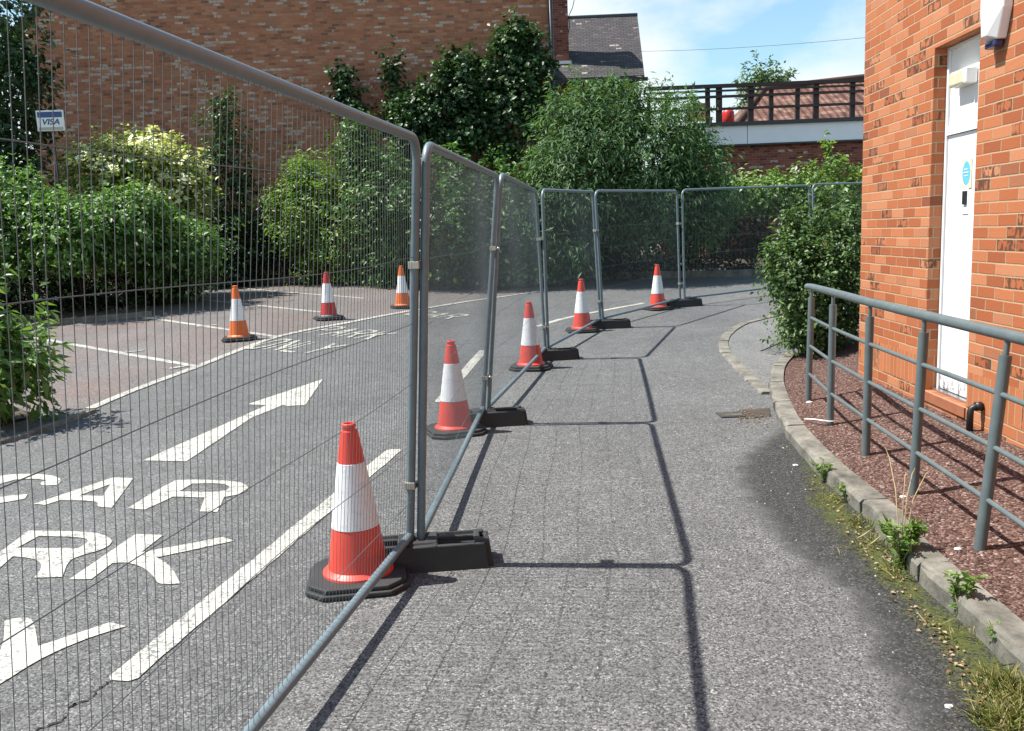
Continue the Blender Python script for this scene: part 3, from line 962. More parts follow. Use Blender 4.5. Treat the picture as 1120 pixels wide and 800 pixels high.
# ------------------------------------------------------------------ orange brick building (right)
s0, _ = ws(1016, 256); s1_, _ = ws(1063.5, 270)          # door opening: far and near jamb
_, zt1 = ws(1027.6, 50.7); _, zt2 = ws(1075, 27.6); ztop = (zt1 + zt2) / 2
_, zb1 = ws(1013, 427)
zsill = zb1 - 0.005
sc, _ = ws(943, 200)                                       # far corner of the building
bld = thing('brick_building', 'orange brick building with a recessed white door behind a metal railing', 'building', (W0 + WA * 2)[:])
BL = Vector(bld.location)


def wall_quads(mb, rects, thick, uoff=0.0):
    for a, b, z0, z1 in rects:
        P = lambda s, z, d=0.0: W0 + WA * s - WN * d + Vector((0, 0, z)) - BL
        vs = [P(a, z0), P(b, z0), P(b, z1), P(a, z1), P(a, z0, thick), P(b, z0, thick), P(b, z1, thick), P(a, z1, thick)]
        fs = [(0, 3, 2, 1), (4, 5, 6, 7), (0, 4, 7, 3), (1, 2, 6, 5), (3, 7, 6, 2), (0, 1, 5, 4)]
        u = [[(a, z0), (a, z1), (b, z1), (b, z0)], [(a, z0), (b, z0), (b, z1), (a, z1)],
             [(a, z0), (a + thick, z0), (a + thick, z1), (a, z1)], [(b, z0), (b, z1), (b + thick, z1), (b + thick, z0)],
             [(a, z1), (a, z1 + thick), (b, z1 + thick), (b, z1)], [(a, z0), (b, z0), (b, z0 - thick), (a, z0 - thick)]]
        mb.add(vs, fs, 0, False, u)


_, zs_top = ws(954.5, 372); _, zs_bot = ws(935, 393)
HB = 6.2
mb = MB()
wall_quads(mb, [(s0, sc, zs_top, HB), (-3.0, s1_, zs_top, HB), (s1_, s0, ztop, HB), (s0, sc, 0.0, zs_bot), (-3.0, s1_, 0.0, zs_bot), (s1_, s0, 0.0, zsill)], 0.30)
# the other walls
P = lambda s, d, z: W0 + WA * s - WN * d + Vector((0, 0, z)) - BL
for (a, b) in (((sc, .3), (sc, 7.0)), ((sc, 7.0), (-3, 7.0)), ((-3, 7.0), (-3, .3))):
    L_ = math.hypot(b[0] - a[0], b[1] - a[1])
    mb.add([P(a[0], a[1], 0), P(b[0], b[1], 0), P(b[0], b[1], HB), P(a[0], a[1], HB)], [(0, 1, 2, 3)], 0, False, [[(0, 0), (L_, 0), (L_, HB), (0, HB)]])
mb.build('wall', M['brick_new'], bld)
mb = MB()
wall_quads(mb, [(s0, sc, zs_bot, zs_top), (-3.0, s1_, zs_bot, zs_top)], 0.30)
mb.build('soldier_course', M['brick_soldier'], bld)
mb = MB()
mb.add([P(-3.25, -.25, HB + .001), P(sc + .25, -.25, HB + .001), P(sc + .25, 7.25, HB + .001), P(-3.25, 7.25, HB + .001), P(-1, 3.5, HB + 2.4), P(sc - 2, 3.5, HB + 2.4)], [(0, 1, 5, 4), (1, 2, 5), (2, 3, 4, 5), (3, 0, 4), (0, 3, 2, 1)])
mb.build('roof', M['slate'], bld)
# door leaf, frame, panel above, threshold
REC = 0.10


def wbox(mb, a, b, z0, z1, d0, d1, mi=0):
    vs = [P(s, d, z) for z in (z0, z1) for d in (d0, d1) for s in (a, b)]
    mb.add(vs, [(0, 1, 3, 2), (4, 6, 7, 5), (0, 4, 5, 1), (2, 3, 7, 6), (0, 2, 6, 4), (1, 5, 7, 3)], mi)


_, ztr = ws(1040, 134)
ztr = zsill + (ztop - zsill) * 0.755
door = MB(); wbox(door, s1_ + .035, s0 - .035, zsill + .02, ztr - .012, REC, REC + .045)
dr = door.build('door', M['door'], bld, .003)
mb = MB(); wbox(mb, s1_ + .035, s0 - .035, ztr + .035, ztop - .03, REC + .004, REC + .03)
mb.build('over_panel', M['white'], bld)
mb = MB()
for a, b in ((s1_, s1_ + .032), (s0 - .032, s0)): wbox(mb, a + .001, b - .001, zsill + .005, ztop - .004, REC - .012, REC + .06)
wbox(mb, s1_ + .034, s0 - .034, ztop - .028, ztop - .005, REC - .008, REC + .06)
wbox(mb, s1_ + .034, s0 - .034, ztr - .008, ztr + .032, REC - .016, REC + .06)
mb.build('door_frame', M['white'], bld)
mb = MB(); wbox(mb, s1_ + .002, s0 - .002, zsill - .07, zsill - .002, -.012, .32)
mb.build('threshold', M['tile_orange'], bld)
mb = MB(); wbox(mb, s1_ + .002, s0 - .002, zsill, zsill + .016, REC - .045, REC + .05)
mb.build('door_sill', M['steel'], bld)


def dpt(px, py, d):
    """point at depth d behind the wall face"""
    P_ = wallpt(px, py, -d); return (P_ - W0).dot(WA), P_.z


sa, za = dpt(1056.5, 218, REC)
mb = MB(); wbox(mb, sa - .045, sa + .045, za - .10, za + .075, REC - .006, REC - .0005)
lp = mb.build('lock_plate', M['white'], dr)
lp.matrix_parent_inverse = Matrix()
mb = MB(); wbox(mb, sa - .03, sa + .02, za - .035, za + .055, REC - .018, REC - .007)
hb = mb.build('keypad', M['black'], dr)
# mandatory sign: blue disc on a pale plate
sa, za = dpt(1058, 190, REC)
sg = thing('door_sign', 'small pale sign with a blue disc fixed to the white door', 'sign', (W0 + WA * sa - WN * (REC - .001) + Vector((0, 0, za)))[:], math.atan2(WA.y, WA.x))
mb = MB(); mb.box((0, .003, 0), (.14, .004, .195)); mb.build('plate', M['pale_yellow'], sg)
mb = MB()
n = 40; vs = [(0.058 * math.cos(2 * math.pi * k / n), .0062, .003 + 0.080 * math.sin(2 * math.pi * k / n)) for k in range(n)] + [(0.058 * math.cos(2 * math.pi * k / n), .0045, .003 + 0.080 * math.sin(2 * math.pi * k / n)) for k in range(n)]
mb.add(vs, [tuple(range(n))] + [(k, n + k, n + (k + 1) % n, (k + 1) % n) for k in range(n)])
mb.build('disc', M['blue_disc'], sg)
mb = MB()
for k, wd in enumerate((.06, .075, .05)): mb.box((0, .0075, .03 - k * .022), (wd, .001, .006))
mb.build('lettering', M['white'], sg)
# bulkhead light above the door
sa, za = dpt(1059, 85, REC)
lt = thing('bulkhead_light', 'oblong cream lens bulkhead light on the panel above the door', 'light', (W0 + WA * sa - WN * REC + Vector((0, 0, za)))[:], math.atan2(WA.y, WA.x))
mb = MB(); mb.box((0, .015, 0), (.27, .03, .105)); mb.build('back_box', M['white'], lt, .008)
mb = MB(); mb.box((.02, .05, 0), (.215, .05, .098)); mb.build('diffuser', M['cream'], lt, .014)
mb = MB(); mb.box((-.112, .048, 0), (.045, .058, .10)); mb.build('end_cap', M['white'], lt, .008)
# alarm box
sa, za = ws(1096, 16)
al = thing('alarm_box', 'white intruder alarm bell box high on the orange brick wall', 'alarm', (W0 + WA * sa + Vector((0, 0, za)))[:], math.atan2(WA.y, WA.x))
mb = MB()
prof = [(-.075, -.15), (.075, -.15), (.13, .02), (.135, .17), (.06, .21), (-.06, .21), (-.135, .17), (-.13, .02)]
n = len(prof)
mb.add([(x, .003, z) for x, z in prof] + [(x * .97, .055, z) for x, z in prof] + [(x * .38, .105, z * .86 + .005) for x, z in prof],
       [tuple(range(n))] + [(k, n + k, n + (k + 1) % n, (k + 1) % n) for k in range(n)] + [(n + k, 2 * n + k, 2 * n + (k + 1) % n, n + (k + 1) % n) for k in range(n)] + [tuple(range(3 * n - 1, 2 * n - 1, -1))])
me = mb.mesh('cover'); bm = bmesh.new(); bm.from_mesh(me); bmesh.ops.recalc_face_normals(bm, faces=bm.faces); bm.to_mesh(me); bm.free()
o = link('cover', me, M['white'], al); b = o.modifiers.new('edge', 'BEVEL'); b.width = .006; b.segments = 2
mb = MB(); mb.box((0, .04, -.172), (.125, .06, .042)); mb.build('strobe_lens', M['navy'], al, .012)
# black waste pipe
sa, za = ws(1075, 452)
wp = thing('waste_pipe', 'short bent black waste pipe at the foot of the brick wall', 'pipe', (W0 + WA * sa + WN * .0 + Vector((0, 0, za)))[:], math.atan2(WA.y, WA.x))
mb = MB()
mb.tube([(0, -.02, .045), (0, .05, .045), (0, .075, .03), (0, .08, 0), (0, .08, -.13)], .021, 12)
mb.build('pipe', M['black'], wp)
mb = MB(); mb.tube([(0, .012, .045), (0, .05, .045)], .03, 12); mb.build('collar', M['black'], wp)

# ------------------------------------------------------------------ railing
rl = thing('guard_railing', 'grey green tubular railing with three lower rails on the gravel bed', 'railing')
rb = [((884, 433), (888, 314)), ((908, 459), (911.5, 320)), ((947, 491), (952, 331)), ((999, 532), (1011.5, 345.5)), ((1072, 591), (1103, 367))]
B = [];
for b_, t_ in rb:
    p = g(*b_, .13); p.z = bed_height(p.x, p.y); q = at(*t_, p.y)
    q.z = p.z + (q.z - p.z); B.append((p, q))
d_ = B[-1][0] - B[-2][0]
pz = B[-1][0] + d_ * 1.02; B.append((pz, pz + (B[-1][1] - B[-1][0])))
d2 = d_.normalized() * .88
pz2 = B[-1][0] + d2; B.append((pz2, pz2 + (B[-2][1] - B[-2][0])))
for p, q in B: p.z = bed_height(p.x, p.y)
tops = [q for p, q in B]
hp = [tops[0] + Vector((-.02, .05, 0.0))] + [Vector(q) for q in tops]
mb = MB(); mb.tube(hp, .027, 14)
mb.lathe([(0.0, -.026), (.014, -.022), (.024, -.012), (.027, 0), (.024, .012), (.014, .022), (0.001, .026)], 12, hp[0][:])
mb.build('handrail', M['rail'], rl, sharp=50)
for p, q in B:
    dv = (q - p)
    mb = MB(); mb.tube([p - dv * .06, p + dv * .91], .026, 14)
    po = mb.build('post', M['rail'], rl, sharp=50)
    mb = MB(); mb.tube([p + dv * .911, p + dv * .985], .0125, 10); mb.build('pin', M['rail'], po, sharp=50)
for f in (.24, .487, .733):
    mb = MB(); mb.tube([p + (q - p) * f for p, q in B], .0125, 10); mb.build('mid_rail', M['rail'], rl, sharp=50)
# tie left at the foot of a post
mb = MB(); p = B[1][0]
mb.tube([p + Vector((.04, -.02, .03)), p + Vector((-.02, -.04, .035)), p + Vector((-.09, .07, .03)), p + Vector((-.13, .17, .012))], .005, 6)
tag(mb.build('cable_tie', M['white']), 'white plastic strip wrapped at the foot of a railing post', 'cable tie')

# ------------------------------------------------------------------ fence panels
CORN = 0.10


def fence_panel(A, Bp, ta, tb, label, dens=0.035, wr=.00085):
    """A, Bp: feet of the two posts; ta, tb: their tops"""
    root = thing('fence_panel', label, 'fence panel', A[:], 0, 'temporary mesh fence panels along the lane')
    A0 = Vector((0, 0, 0)); B0 = Bp - A; Ta = ta - A; Tb = tb - A
    pt = lambda u, v: A0.lerp(B0, u).lerp(Ta.lerp(Tb, u), v)      # u along, v up (0..1)
    L_ = B0.length; H_ = Ta.length
    r = .0205
    cu, cv = CORN / L_, CORN / H_
    path = [pt(0, .0), pt(0, .5)]
    for k in range(7):
        a = math.pi / 2 * k / 6
        path.append(pt(cu * (1 - math.cos(a)), 1 - cv * (1 - math.sin(a))))
    for k in range(7):
        a = math.pi / 2 * (1 - k / 6)
        path.append(pt(1 - cu * (1 - math.cos(a)), 1 - cv * (1 - math.sin(a))))
    path += [pt(1, .5), pt(1, .0)]
    mb = MB(); mb.tube(path, r, 14)
    vb = .15 / H_
    mb.tube([pt(0, vb), pt(.5, vb - .004), pt(1, vb)], r * .98, 14)
    mb.build('frame', M['galv'], root, sharp=50)
    # welded mesh
    mb = MB()
    nv = int(L_ / dens)
    top_of = lambda u: 1 - (cv * (1 - math.sqrt(max(0, 1 - (1 - min(1, u / cu)) ** 2))) if u < cu else cv * (1 - math.sqrt(max(0, 1 - (1 - min(1, (1 - u) / cu)) ** 2))) if u > 1 - cu else 0)
    nrm = B0.cross(Ta).normalized()
    ph = random.random() * 6
    for i in range(1, nv):
        u = i / nv; pts = []
        du = random.uniform(-.0025, .0025) / L_
        for k in range(7):
            v = vb + (top_of(u) - vb) * k / 6
            pts.append(pt(u + (du * math.sin(k * 1.7 + ph) if 0 < k < 6 else 0), v) + nrm * (.010 * math.sin(u * 9 + k * .8 + ph)))
        mb.tube(pts, wr, 4, cap=False, smooth=False)
    hz = [.16, .30, .445, .59, .735, .88]
    for v in hz:
        pts = [pt(u, v) + nrm * (.010 * math.sin(u * 9 + v * 5 + ph) + .003) + Vector((0, 0, .010 * math.sin(u * 7 + v * 20 + ph))) for u in [k / 14 for k in range(15)]]
        mb.tube(pts, wr * 1.55, 5, cap=False, smooth=False)
    mb.build('wire_mesh', M['wire'], root)
    # couplers on the joint with the next panel
    for v in (.72, .20):
        mb = MB(); c = pt(1, v); d = B0.normalized()
        rot = Matrix.Rotation(math.atan2(d.y, d.x), 3, 'Z')
        mb.box(c + d * .03, (.11, .05, .035), 0, rot)
        mb.tube([c + d * .03 + nrm * -.02, c + d * .03 + nrm * .055], .008, 8)
        mb.tube([c + d * .03 + nrm * .035, c + d * .03 + nrm * .05], .014, 6, smooth=False)
        mb.build('coupler', M['brass'], root, .004)
    return root


post_px = [((448, 618), (456, 152)), ((460, 617), (466, 158)), ((527, 466), (544, 193)), ((533, 464), (548, 191)), ((597, 394), (586, 209)), ((600, 393), (593, 208)), ((657, 359.5), (648, 210)), ((660, 359), (651, 209)), ((744, 335.5), (740.5, 209)), ((749, 335.5), (746, 208)), ((886, 317), (885, 203)), ((890, 316), (889, 202))]
FEET = [g(*b) for b, t in post_px]


def solve_top(base, d, tpx):
    n_ = Vector((d.y, -d.x, 0)).normalized(); rr = ray(*tpx)
    A_ = Matrix(((0, n_.x, -rr.x), (0, n_.y, -rr.y), (1, n_.z, -rr.z)))
    hh, ln, _t = A_.inverted() @ (CAM - base)
    return base + Vector((0, 0, hh)) + n_ * ln


RAILH = .15
d0 = g(445, 590, RAILH) - g(273, 797, RAILH); d0.z = 0
dirs = [d0] + [FEET[(i if i % 2 else i - 1) + 1] - FEET[i if i % 2 else i - 1] for i in range(1, 11)] + [FEET[10] - FEET[9]]
TOPS = [solve_top(FEET[i], dirs[i], post_px[i][1]) for i in range(12)]
labels = ['nearest mesh fence panel, its wires crossing in front of the road lettering',
          'second fence panel from the camera, standing behind the near red cone',
          'third fence panel, between the second and third rubber feet',
          'narrow looking fence panel in front of the dark hedge, fourth along the line',
          'fence panel with a red cone standing at the middle of its foot rail',
          'broad fence panel facing the lane across the bend, beside the leafy shrub',
          'last fence panel of the line, mostly hidden by the shrub and brick corner']
# panel one runs back past the camera
dn = d0.normalized()
A1 = FEET[0] - dn * 3.42; A1.z = 0
rt = ray(60, 5)
top_dir = dn
best = None
for k in range(200):        # the place along the rail that the photograph's upper corner shows
    s_ = 1.2 + k * .012
    b_ = FEET[0] - dn * s_; q_ = solve_top(b_, d0, (68, 3))
    er_ = abs((q_ - b_).z - (TOPS[0] - FEET[0]).z)
    if best is None or er_ < best[0]: best = (er_, s_, q_)
Ta1 = TOPS[0] + (best[2] - TOPS[0]) * (3.42 / best[1])
fence_panel(A1, FEET[0], Ta1, TOPS[0], labels[0], wr=.001)
for k in range(5):
    i = 1 + 2 * k
    fence_panel(FEET[i], FEET[i + 1], TOPS[i], TOPS[i + 1], labels[1 + k])
d7 = (FEET[10] - FEET[9]).normalized()
E7 = FEET[11] + d7 * 3.4; E7.z = gh(E7.x, E7.y)
fence_panel(FEET[11], E7, TOPS[11], E7 + (TOPS[11] - FEET[11]), labels[6])


# ------------------------------------------------------------------ rubber feet of the fence
def block_mesh():
    """recycled rubber foot: long body with chamfered ends, hand slots and post holes sunk in the top"""
    L_, W_, H_ = .72, .225, .135
    xs = [-.36, -.335, -.315, -.285, -.10, -.07, -.035, -.01, .01, .035, .07, .10, .285, .315, .335, .36]
    ysb = [-.1125, -.085, -.045, -.012, .012, .045, .085, .1125]

    def hgt(i, j):
        x = (xs[i] + xs[i + 1]) / 2; y = (ysb[j] + ysb[j + 1]) / 2
        if abs(x) > .335 and abs(y) > .085: return .0
        if .10 < abs(x) < .285 and .012 < abs(y) < .085: return H_ - .03
        if .315 < abs(x) < .335 and abs(y) < .045: return H_ - .05
        if .035 > abs(x) > .01 and abs(y) < .045: return H_ - .04
        if abs(x) > .335 or abs(y) > .085: return H_ - .012
        return H_
    mb = MB()
    nx, ny = len(xs) - 1, len(ysb) - 1
    Hh = [[hgt(i, j) for j in range(ny)] for i in range(nx)]
    for i in range(nx):
        for j in range(ny):
            z = Hh[i][j]
            if z <= 0: continue
            a, b, c, d = xs[i], xs[i + 1], ysb[j], ysb[j + 1]
            mb.add([(a, c, z), (b, c, z), (b, d, z), (a, d, z)], [(0, 1, 2, 3)])
            for (p, q, ii, jj) in (((a, c), (b, c), i, j - 1), ((b, c), (b, d), i + 1, j), ((b, d), (a, d), i, j + 1), ((a, d), (a, c), i - 1, j)):
                z2 = Hh[ii][jj] if 0 <= ii < nx and 0 <= jj < ny else 0.0
                if z2 < z - 1e-6: mb.add([(*p, z2), (*q, z2), (*q, z), (*p, z)], [(0, 1, 2, 3)])
    me = mb.mesh('rubber_foot')
    bm = bmesh.new(); bm.from_mesh(me); bmesh.ops.remove_doubles(bm, verts=bm.verts, dist=1e-5)
    for v in bm.verts:      # sides lean in a little towards the top
        k = 1 - .05 * v.co.z / H_; v.co.x *= k; v.co.y *= (1 - .10 * v.co.z / H_)
    bmesh.ops.recalc_face_normals(bm, faces=bm.faces); bm.to_mesh(me); bm.free()
    return me


bme = block_mesh()
blk_lab = ['black rubber fence foot beside the nearest red cone', 'black rubber fence foot beside the second red cone from the camera',
           'black rubber fence foot where the third and fourth panels meet', 'black rubber fence foot where the line of panels turns, beside the fourth red cone',
           'dusty rubber fence foot beside the farthest red cone']
blk = [(0, 1, 493), (2, 3, 0), (4, 5, 0), (6, 7, 0), (8, 9, 0)]
for k, (i, j, _x) in enumerate(blk):
    c = (FEET[i] + FEET[j]) / 2
    dd = (dirs[i].normalized() + dirs[j].normalized())
    ang = math.atan2(dd.y, dd.x) + math.pi / 2
    ang = [R(5), R(6), R(4), R(0), R(18)][k]
    o = link('rubber_foot', bme, M['rubber'] if k == 0 else None)
    tag(o, blk_lab[k], 'fence foot', 'rubber feet of the temporary fence')
    o.location = (c.x + [.02, .0, .03, .07, .0][k], c.y, gh(c.x, c.y)); o.rotation_euler = (0, -math.atan(0.0), ang)
    b = o.modifiers.new('edge', 'BEVEL'); b.width = .007; b.segments = 2; b.limit_method = 'ANGLE'; b.angle_limit = R(50)


# ------------------------------------------------------------------ traffic cones
def cone_proto(label, body, lower=None, basemat='rubber', group='traffic cones along the fence', skirt=None):
    t = thing('traffic_cone', label, 'traffic cone', group=group)
    mb = MB()
    a, c = .235, .085
    oc = [(a - c, -a), (a, -a + c), (a, a - c), (a - c, a), (-a + c, a), (-a, a - c), (-a, -a + c), (-a + c, -a)]
    mb.prism(oc, 0.004, .026); mb.prism([(x * .93, y * .93) for x, y in oc], .0262, .048)
    mb.build('base', M['rubber'], t, .006)
    rad = lambda z: .142 + (.036 - .142) * (z - .048) / (.74 - .048)
    z = lambda f: .048 + (.75 - .048) * f
    mb = MB()
    prof = [(.165, .0482), (.163, .058), (.150, .066), (rad(.075), .075), (rad(z(.31)) + .0, z(.31))]
    prof += [(rad(z(.31)) - .004, z(.31) + .001), (rad(z(.745)) - .004, z(.745) - .001), (rad(z(.745)), z(.745)), (rad(z(.95)), z(.95)), (.030, z(.955)), (.030, z(.975)), (.034, z(.98)), (.033, z(.995)), (.027, z(1.0)), (.022, z(.998)), (.020, z(.96))]
    mb.lathe(prof, 40)
    ms = [M[body]] + ([M[lower]] if lower else [])
    o = mb.build('body', ms, t, sharp=35)
    if lower:
        for p in o.data.polygons:
            if p.center.z < .15: p.material_index = 1
    mb = MB()
    mb.lathe([(rad(z(.315)) - .003, z(.313)), (rad(z(.315)) + .0022, z(.316)), (rad(z(.74)) + .0022, z(.74)), (rad(z(.74)) - .003, z(.743))], 40)
    mb.build('reflective_sleeve', M['sleeve'], t, sharp=35)
    return t


c1 = cone_proto('large red and white cone nearest the camera, by the first rubber foot', 'cone_red')
c1.location = g(393, 634); c1.rotation_euler = (0, 0, R(8))
for px, lab, rz in (((498, 473), 'red and white cone second nearest along the fence', 20), ((581, 403), 'red and white cone in the middle of the five along the fence', -12),
                    ((637, 362.5), 'red and white cone at the fence bend, before the end of the far lane line', 5), ((719.5, 338.5), 'red and white cone farthest along the fence', 30)):
    c = copy_tree(c1); c.location = g(*px); c.rotation_euler = (0, 0, R(rz)); c['label'] = lab
k1_ = cone_proto('orange cone in the car park nearest the bay line end', 'cone_orange', group='cones in the car park')
k1_.location = g(262, 372); k1_.rotation_euler = (0, 0, R(12))
k3_ = copy_tree(k1_); k3_.location = g(441, 337); k3_['label'] = 'orange cone farthest off in the car park, seen beside the fence posts'
k2_ = cone_proto('darker red cone with a grey lower skirt in the car park', 'cone_dark_red', 'cone_grey', group='cones in the car park')
k2_.location = g(360, 349.5); k2_.rotation_euler = (0, 0, R(25))
for c in [o for o in bpy.data.objects if o.name.startswith('traffic_cone')]:
    x, y = c.location.x, c.location.y
    c.location.z = gh(x, y) + (.005 if x < -1.9 and y > 10 else 0)
    if c.location.y > 9: c.scale = (1.0, 1.0, 1.03)

# ------------------------------------------------------------------ weathered gable house (left, back)
YL, YR = 23.2, 24.2
def gable_pt(px, py, d=0):
    """on the gable wall plane"""
    a = Vector((-14, YL, 0)); b = Vector((1.2, YR, 0)); t = (b - a).normalized(); n_ = Vector((t.y, -t.x, 0))
    P0 = a + n_ * d; rr = ray(px, py); k = (P0 - CAM).dot(n_) / rr.dot(n_)
    return CAM + rr * k


gl = gable_pt(22, 40); gr = gable_pt(604, 60)
gt = (gr - gl); gt.z = 0; GW = gt.length; gt.normalize(); gn = Vector((gt.y, -gt.x, 0))
eave = gable_pt(14, 36).z
gh_house = thing('gable_house', 'tall weathered red brick house whose blank gable wall stands behind the car park', 'house', (gl.x, gl.y, .4))
GO = Vector(gh_house.location)
GP = lambda s, z, d=0.0: Vector((gl.x, gl.y, 0)) + gt * s - gn * d + Vector((0, 0, z)) - GO
apex = eave + GW / 2 * .82
mb = MB()
mb.add([GP(0, 0), GP(GW, 0), GP(GW, eave + .9), GP(GW / 2, apex), GP(0, eave)], [(0, 1, 2, 3, 4)], 0, False, [[(0, 0), (GW, 0), (GW, eave + .9), (GW / 2, apex), (0, eave)]])
for a, b in (((GW, 0), (GW, 9)), ((GW, 9), (0, 9)), ((0, 9), (0, 0))):
    L_ = math.hypot(a[0] - b[0], a[1] - b[1])
    mb.add([GP(a[0], 0, a[1]), GP(b[0], 0, b[1]), GP(b[0], eave, b[1]), GP(a[0], eave, a[1])], [(0, 1, 2, 3)], 0, False, [[(0, 0), (L_, 0), (L_, eave), (0, eave)]])
mb.build('wall', M['brick_old'], gh_house)
mb = MB()
k_ = (apex - eave) / (GW / 2)
for sgn in (0, 1):
    e0 = -.25 if sgn == 0 else GW + .02
    ez = eave - .25 * k_ if sgn == 0 else eave + .9 - .02 * k_
    a0, a1, a2, a3 = GP(e0, ez + .05, -.12), GP(GW / 2, apex + .05, -.12), GP(GW / 2, apex + .05, 9.2), GP(e0, ez + .05, 9.2)
    up = Vector((0, 0, .16))
    L_ = (a1 - a0).length
    vs = [a0, a1, a2, a3, a0 + up, a1 + up, a2 + up, a3 + up]
    mb.add(vs, [(3, 2, 1, 0), (4, 5, 6, 7), (0, 1, 5, 4), (1, 2, 6, 5), (2, 3, 7, 6), (3, 0, 4, 7)], 0, False,
           [[(0, 0), (0, 9), (L_, 9), (L_, 0)], [(0, 0), (L_, 0), (L_, 9), (0, 9)], [(0, 0), (L_, 0), (L_, .1), (0, .1)], [(0, 0), (9, 0), (9, .1), (0, .1)], [(0, 0), (L_, 0), (L_, .1), (0, .1)], [(0, 0), (9, 0), (9, .1), (0, .1)]])
mb.build('roof', M['slate'], gh_house)
mb = MB(); pp = [gable_pt(600, -40, .09) - GO, gable_pt(604.5, 90, .09) - GO]
mb.tube([Vector((pp[1].x, pp[1].y, pp[0].z)), Vector((pp[1].x, pp[1].y, -.3))], .06, 12)
for z_ in (pp[0].z - .9, pp[1].z - .2): mb.tube([Vector((pp[1].x, pp[1].y, z_)), Vector((pp[1].x, pp[1].y, z_ + .1))], .078, 12)
mb.build('drainpipe', M['black'], gh_house)
# payment sign on a slim post by the tree
YS = 18.4
a_, b_ = at(39.5, 121.5, YS), at(71, 143, YS)
sgn_w = b_.x - a_.x; sgn_h = abs(a_.z - b_.z)
ps = thing('payment_sign', 'small white and blue card payment sign against the old brick wall', 'sign', ((a_ + b_) / 2)[:], R(4))
mb = MB(); mb.box((0, 0, 0), (sgn_w, .03, sgn_h)); mb.build('board', M['white'], ps, .003)
mb = MB(); mb.box((0, -.0165, sgn_h * .29), (sgn_w * .90, .003, sgn_h * .27)); mb.build('blue_band', M['sign_blue'], ps)
mb = MB(); mb.box((0, -.0165, -sgn_h * .39), (sgn_w * .90, .003, sgn_h * .15)); mb.build('lower_band', M['sign_grey'], ps)
mb = MB(); mb.tube([(0, .04, sgn_h * .4), (0, .04, -((a_.z + b_.z) / 2) + .3)], .025, 10); mb.build('post', M['lead'], ps)


def text_obj(name, body, size, mat, parent, loc, rot, shear=0.0, ext=.002, xs=1.0):
    cu = bpy.data.curves.new(name, 'FONT'); cu.body = body; cu.size = size; cu.align_x = 'CENTER'; cu.align_y = 'CENTER'; cu.extrude = ext; cu.shear = shear; cu.offset = size * .02
    to = bpy.data.objects.new(name + '_src', cu); COL.objects.link(to)
    dg = bpy.context.evaluated_depsgraph_get(); me = bpy.data.meshes.new_from_object(to.evaluated_get(dg))
    bpy.data.objects.remove(to); me.name = name
    o = link(name, me, mat, parent); o.location = loc; o.rotation_euler = rot; o.scale = (xs, 1, 1)
    return o


text_obj('lettering', 'VISA', sgn_h * .38, M['sign_blue'], ps, (0, -.018, -sgn_h * .07), (R(90), 0, 0), .25, .002, 1.15)

# ------------------------------------------------------------------ slate roofed house further back
HE = 29.0; HRg = 32.0
el, er = at(585, 88, HE), at(705, 86, HE)
rl_, rr_ = at(585, 25.5, HRg), at(697, 19.5, HRg)
sh = thing('slate_house', 'brick house with a mossy slate roof and a tall chimney, behind the gable wall', 'house', (er.x, er.y, .5))
SO = Vector(sh.location)
el.x = -4; rl_.x = -4; el.z = er.z; rl_.z = rr_.z
back = Vector((0, 3.2, 0))
mb = MB()
w = lambda x, y, z: Vector((x, y, z)) - SO
x0, x1 = -3.8, er.x - .18
y0, y1 = HE + .25, HRg + 2.75
L_ = x1 - x0
mb.add([w(x0, y0, 0), w(x1, y0, 0), w(x1, y0, er.z - .06), w(x0, y0, er.z - .06)], [(0, 1, 2, 3)], 0, False, [[(0, 0), (L_, 0), (L_, er.z), (0, er.z)]])
mb.add([w(x1, y0, 0), w(x1, y1, 0), w(x1, y1, er.z - .06), w(x1, HRg, rr_.z - .1), w(x1, y0, er.z - .06)], [(0, 1, 2, 3, 4)], 0, False, [[(0, 0), (6, 0), (6, er.z), (3, rr_.z), (0, er.z)]])
mb.build('wall', M['brick_rear'], sh)
mb = MB()
up = Vector((0, 0, .10))
for (ya, za_, yb, zb_) in ((HE, er.z, HRg, rr_.z), (HRg + 3.0, er.z, HRg, rr_.z)):
    sl = math.hypot(yb - ya, zb_ - za_); xw = rr_.x - x0
    a = [w(x0, ya, za_), w(er.x, ya, za_), w(rr_.x, yb, zb_), w(x0, yb, zb_)]
    mb.add(a + [q + up for q in a], [(3, 2, 1, 0), (4, 5, 6, 7), (0, 1, 5, 4), (1, 2, 6, 5), (2, 3, 7, 6), (3, 0, 4, 7)], 0, False,
           [[(0, sl), (xw, sl), (xw, 0), (0, 0)], [(0, 0), (xw, 0), (xw, sl), (0, sl)], [(0, 0), (xw, 0), (xw, .1), (0, .1)], [(0, 0), (sl, 0), (sl, .1), (0, .1)], [(0, 0), (xw, 0), (xw, .1), (0, .1)], [(0, 0), (sl, 0), (sl, .1), (0, .1)]])
rf = mb.build('roof', M['slate'], sh)
mb = MB(); mb.tube([w(x0, HRg, rr_.z + .03), w(rr_.x, HRg, rr_.z + .06)], .10, 8); mb.build('ridge_tiles', M['lead'], sh)
mb = MB(); mb.box(w(er.x - 3.0, HE - .02, er.z - .02), (6.2, .10, .11)); mb.build('gutter', M['black'], sh)
cb = at(613.5, 69, HE + .8)
mb = MB()
cw = (622.5 - 605) / F * HE
c0 = w(cb.x, HE + 1.0, 0)
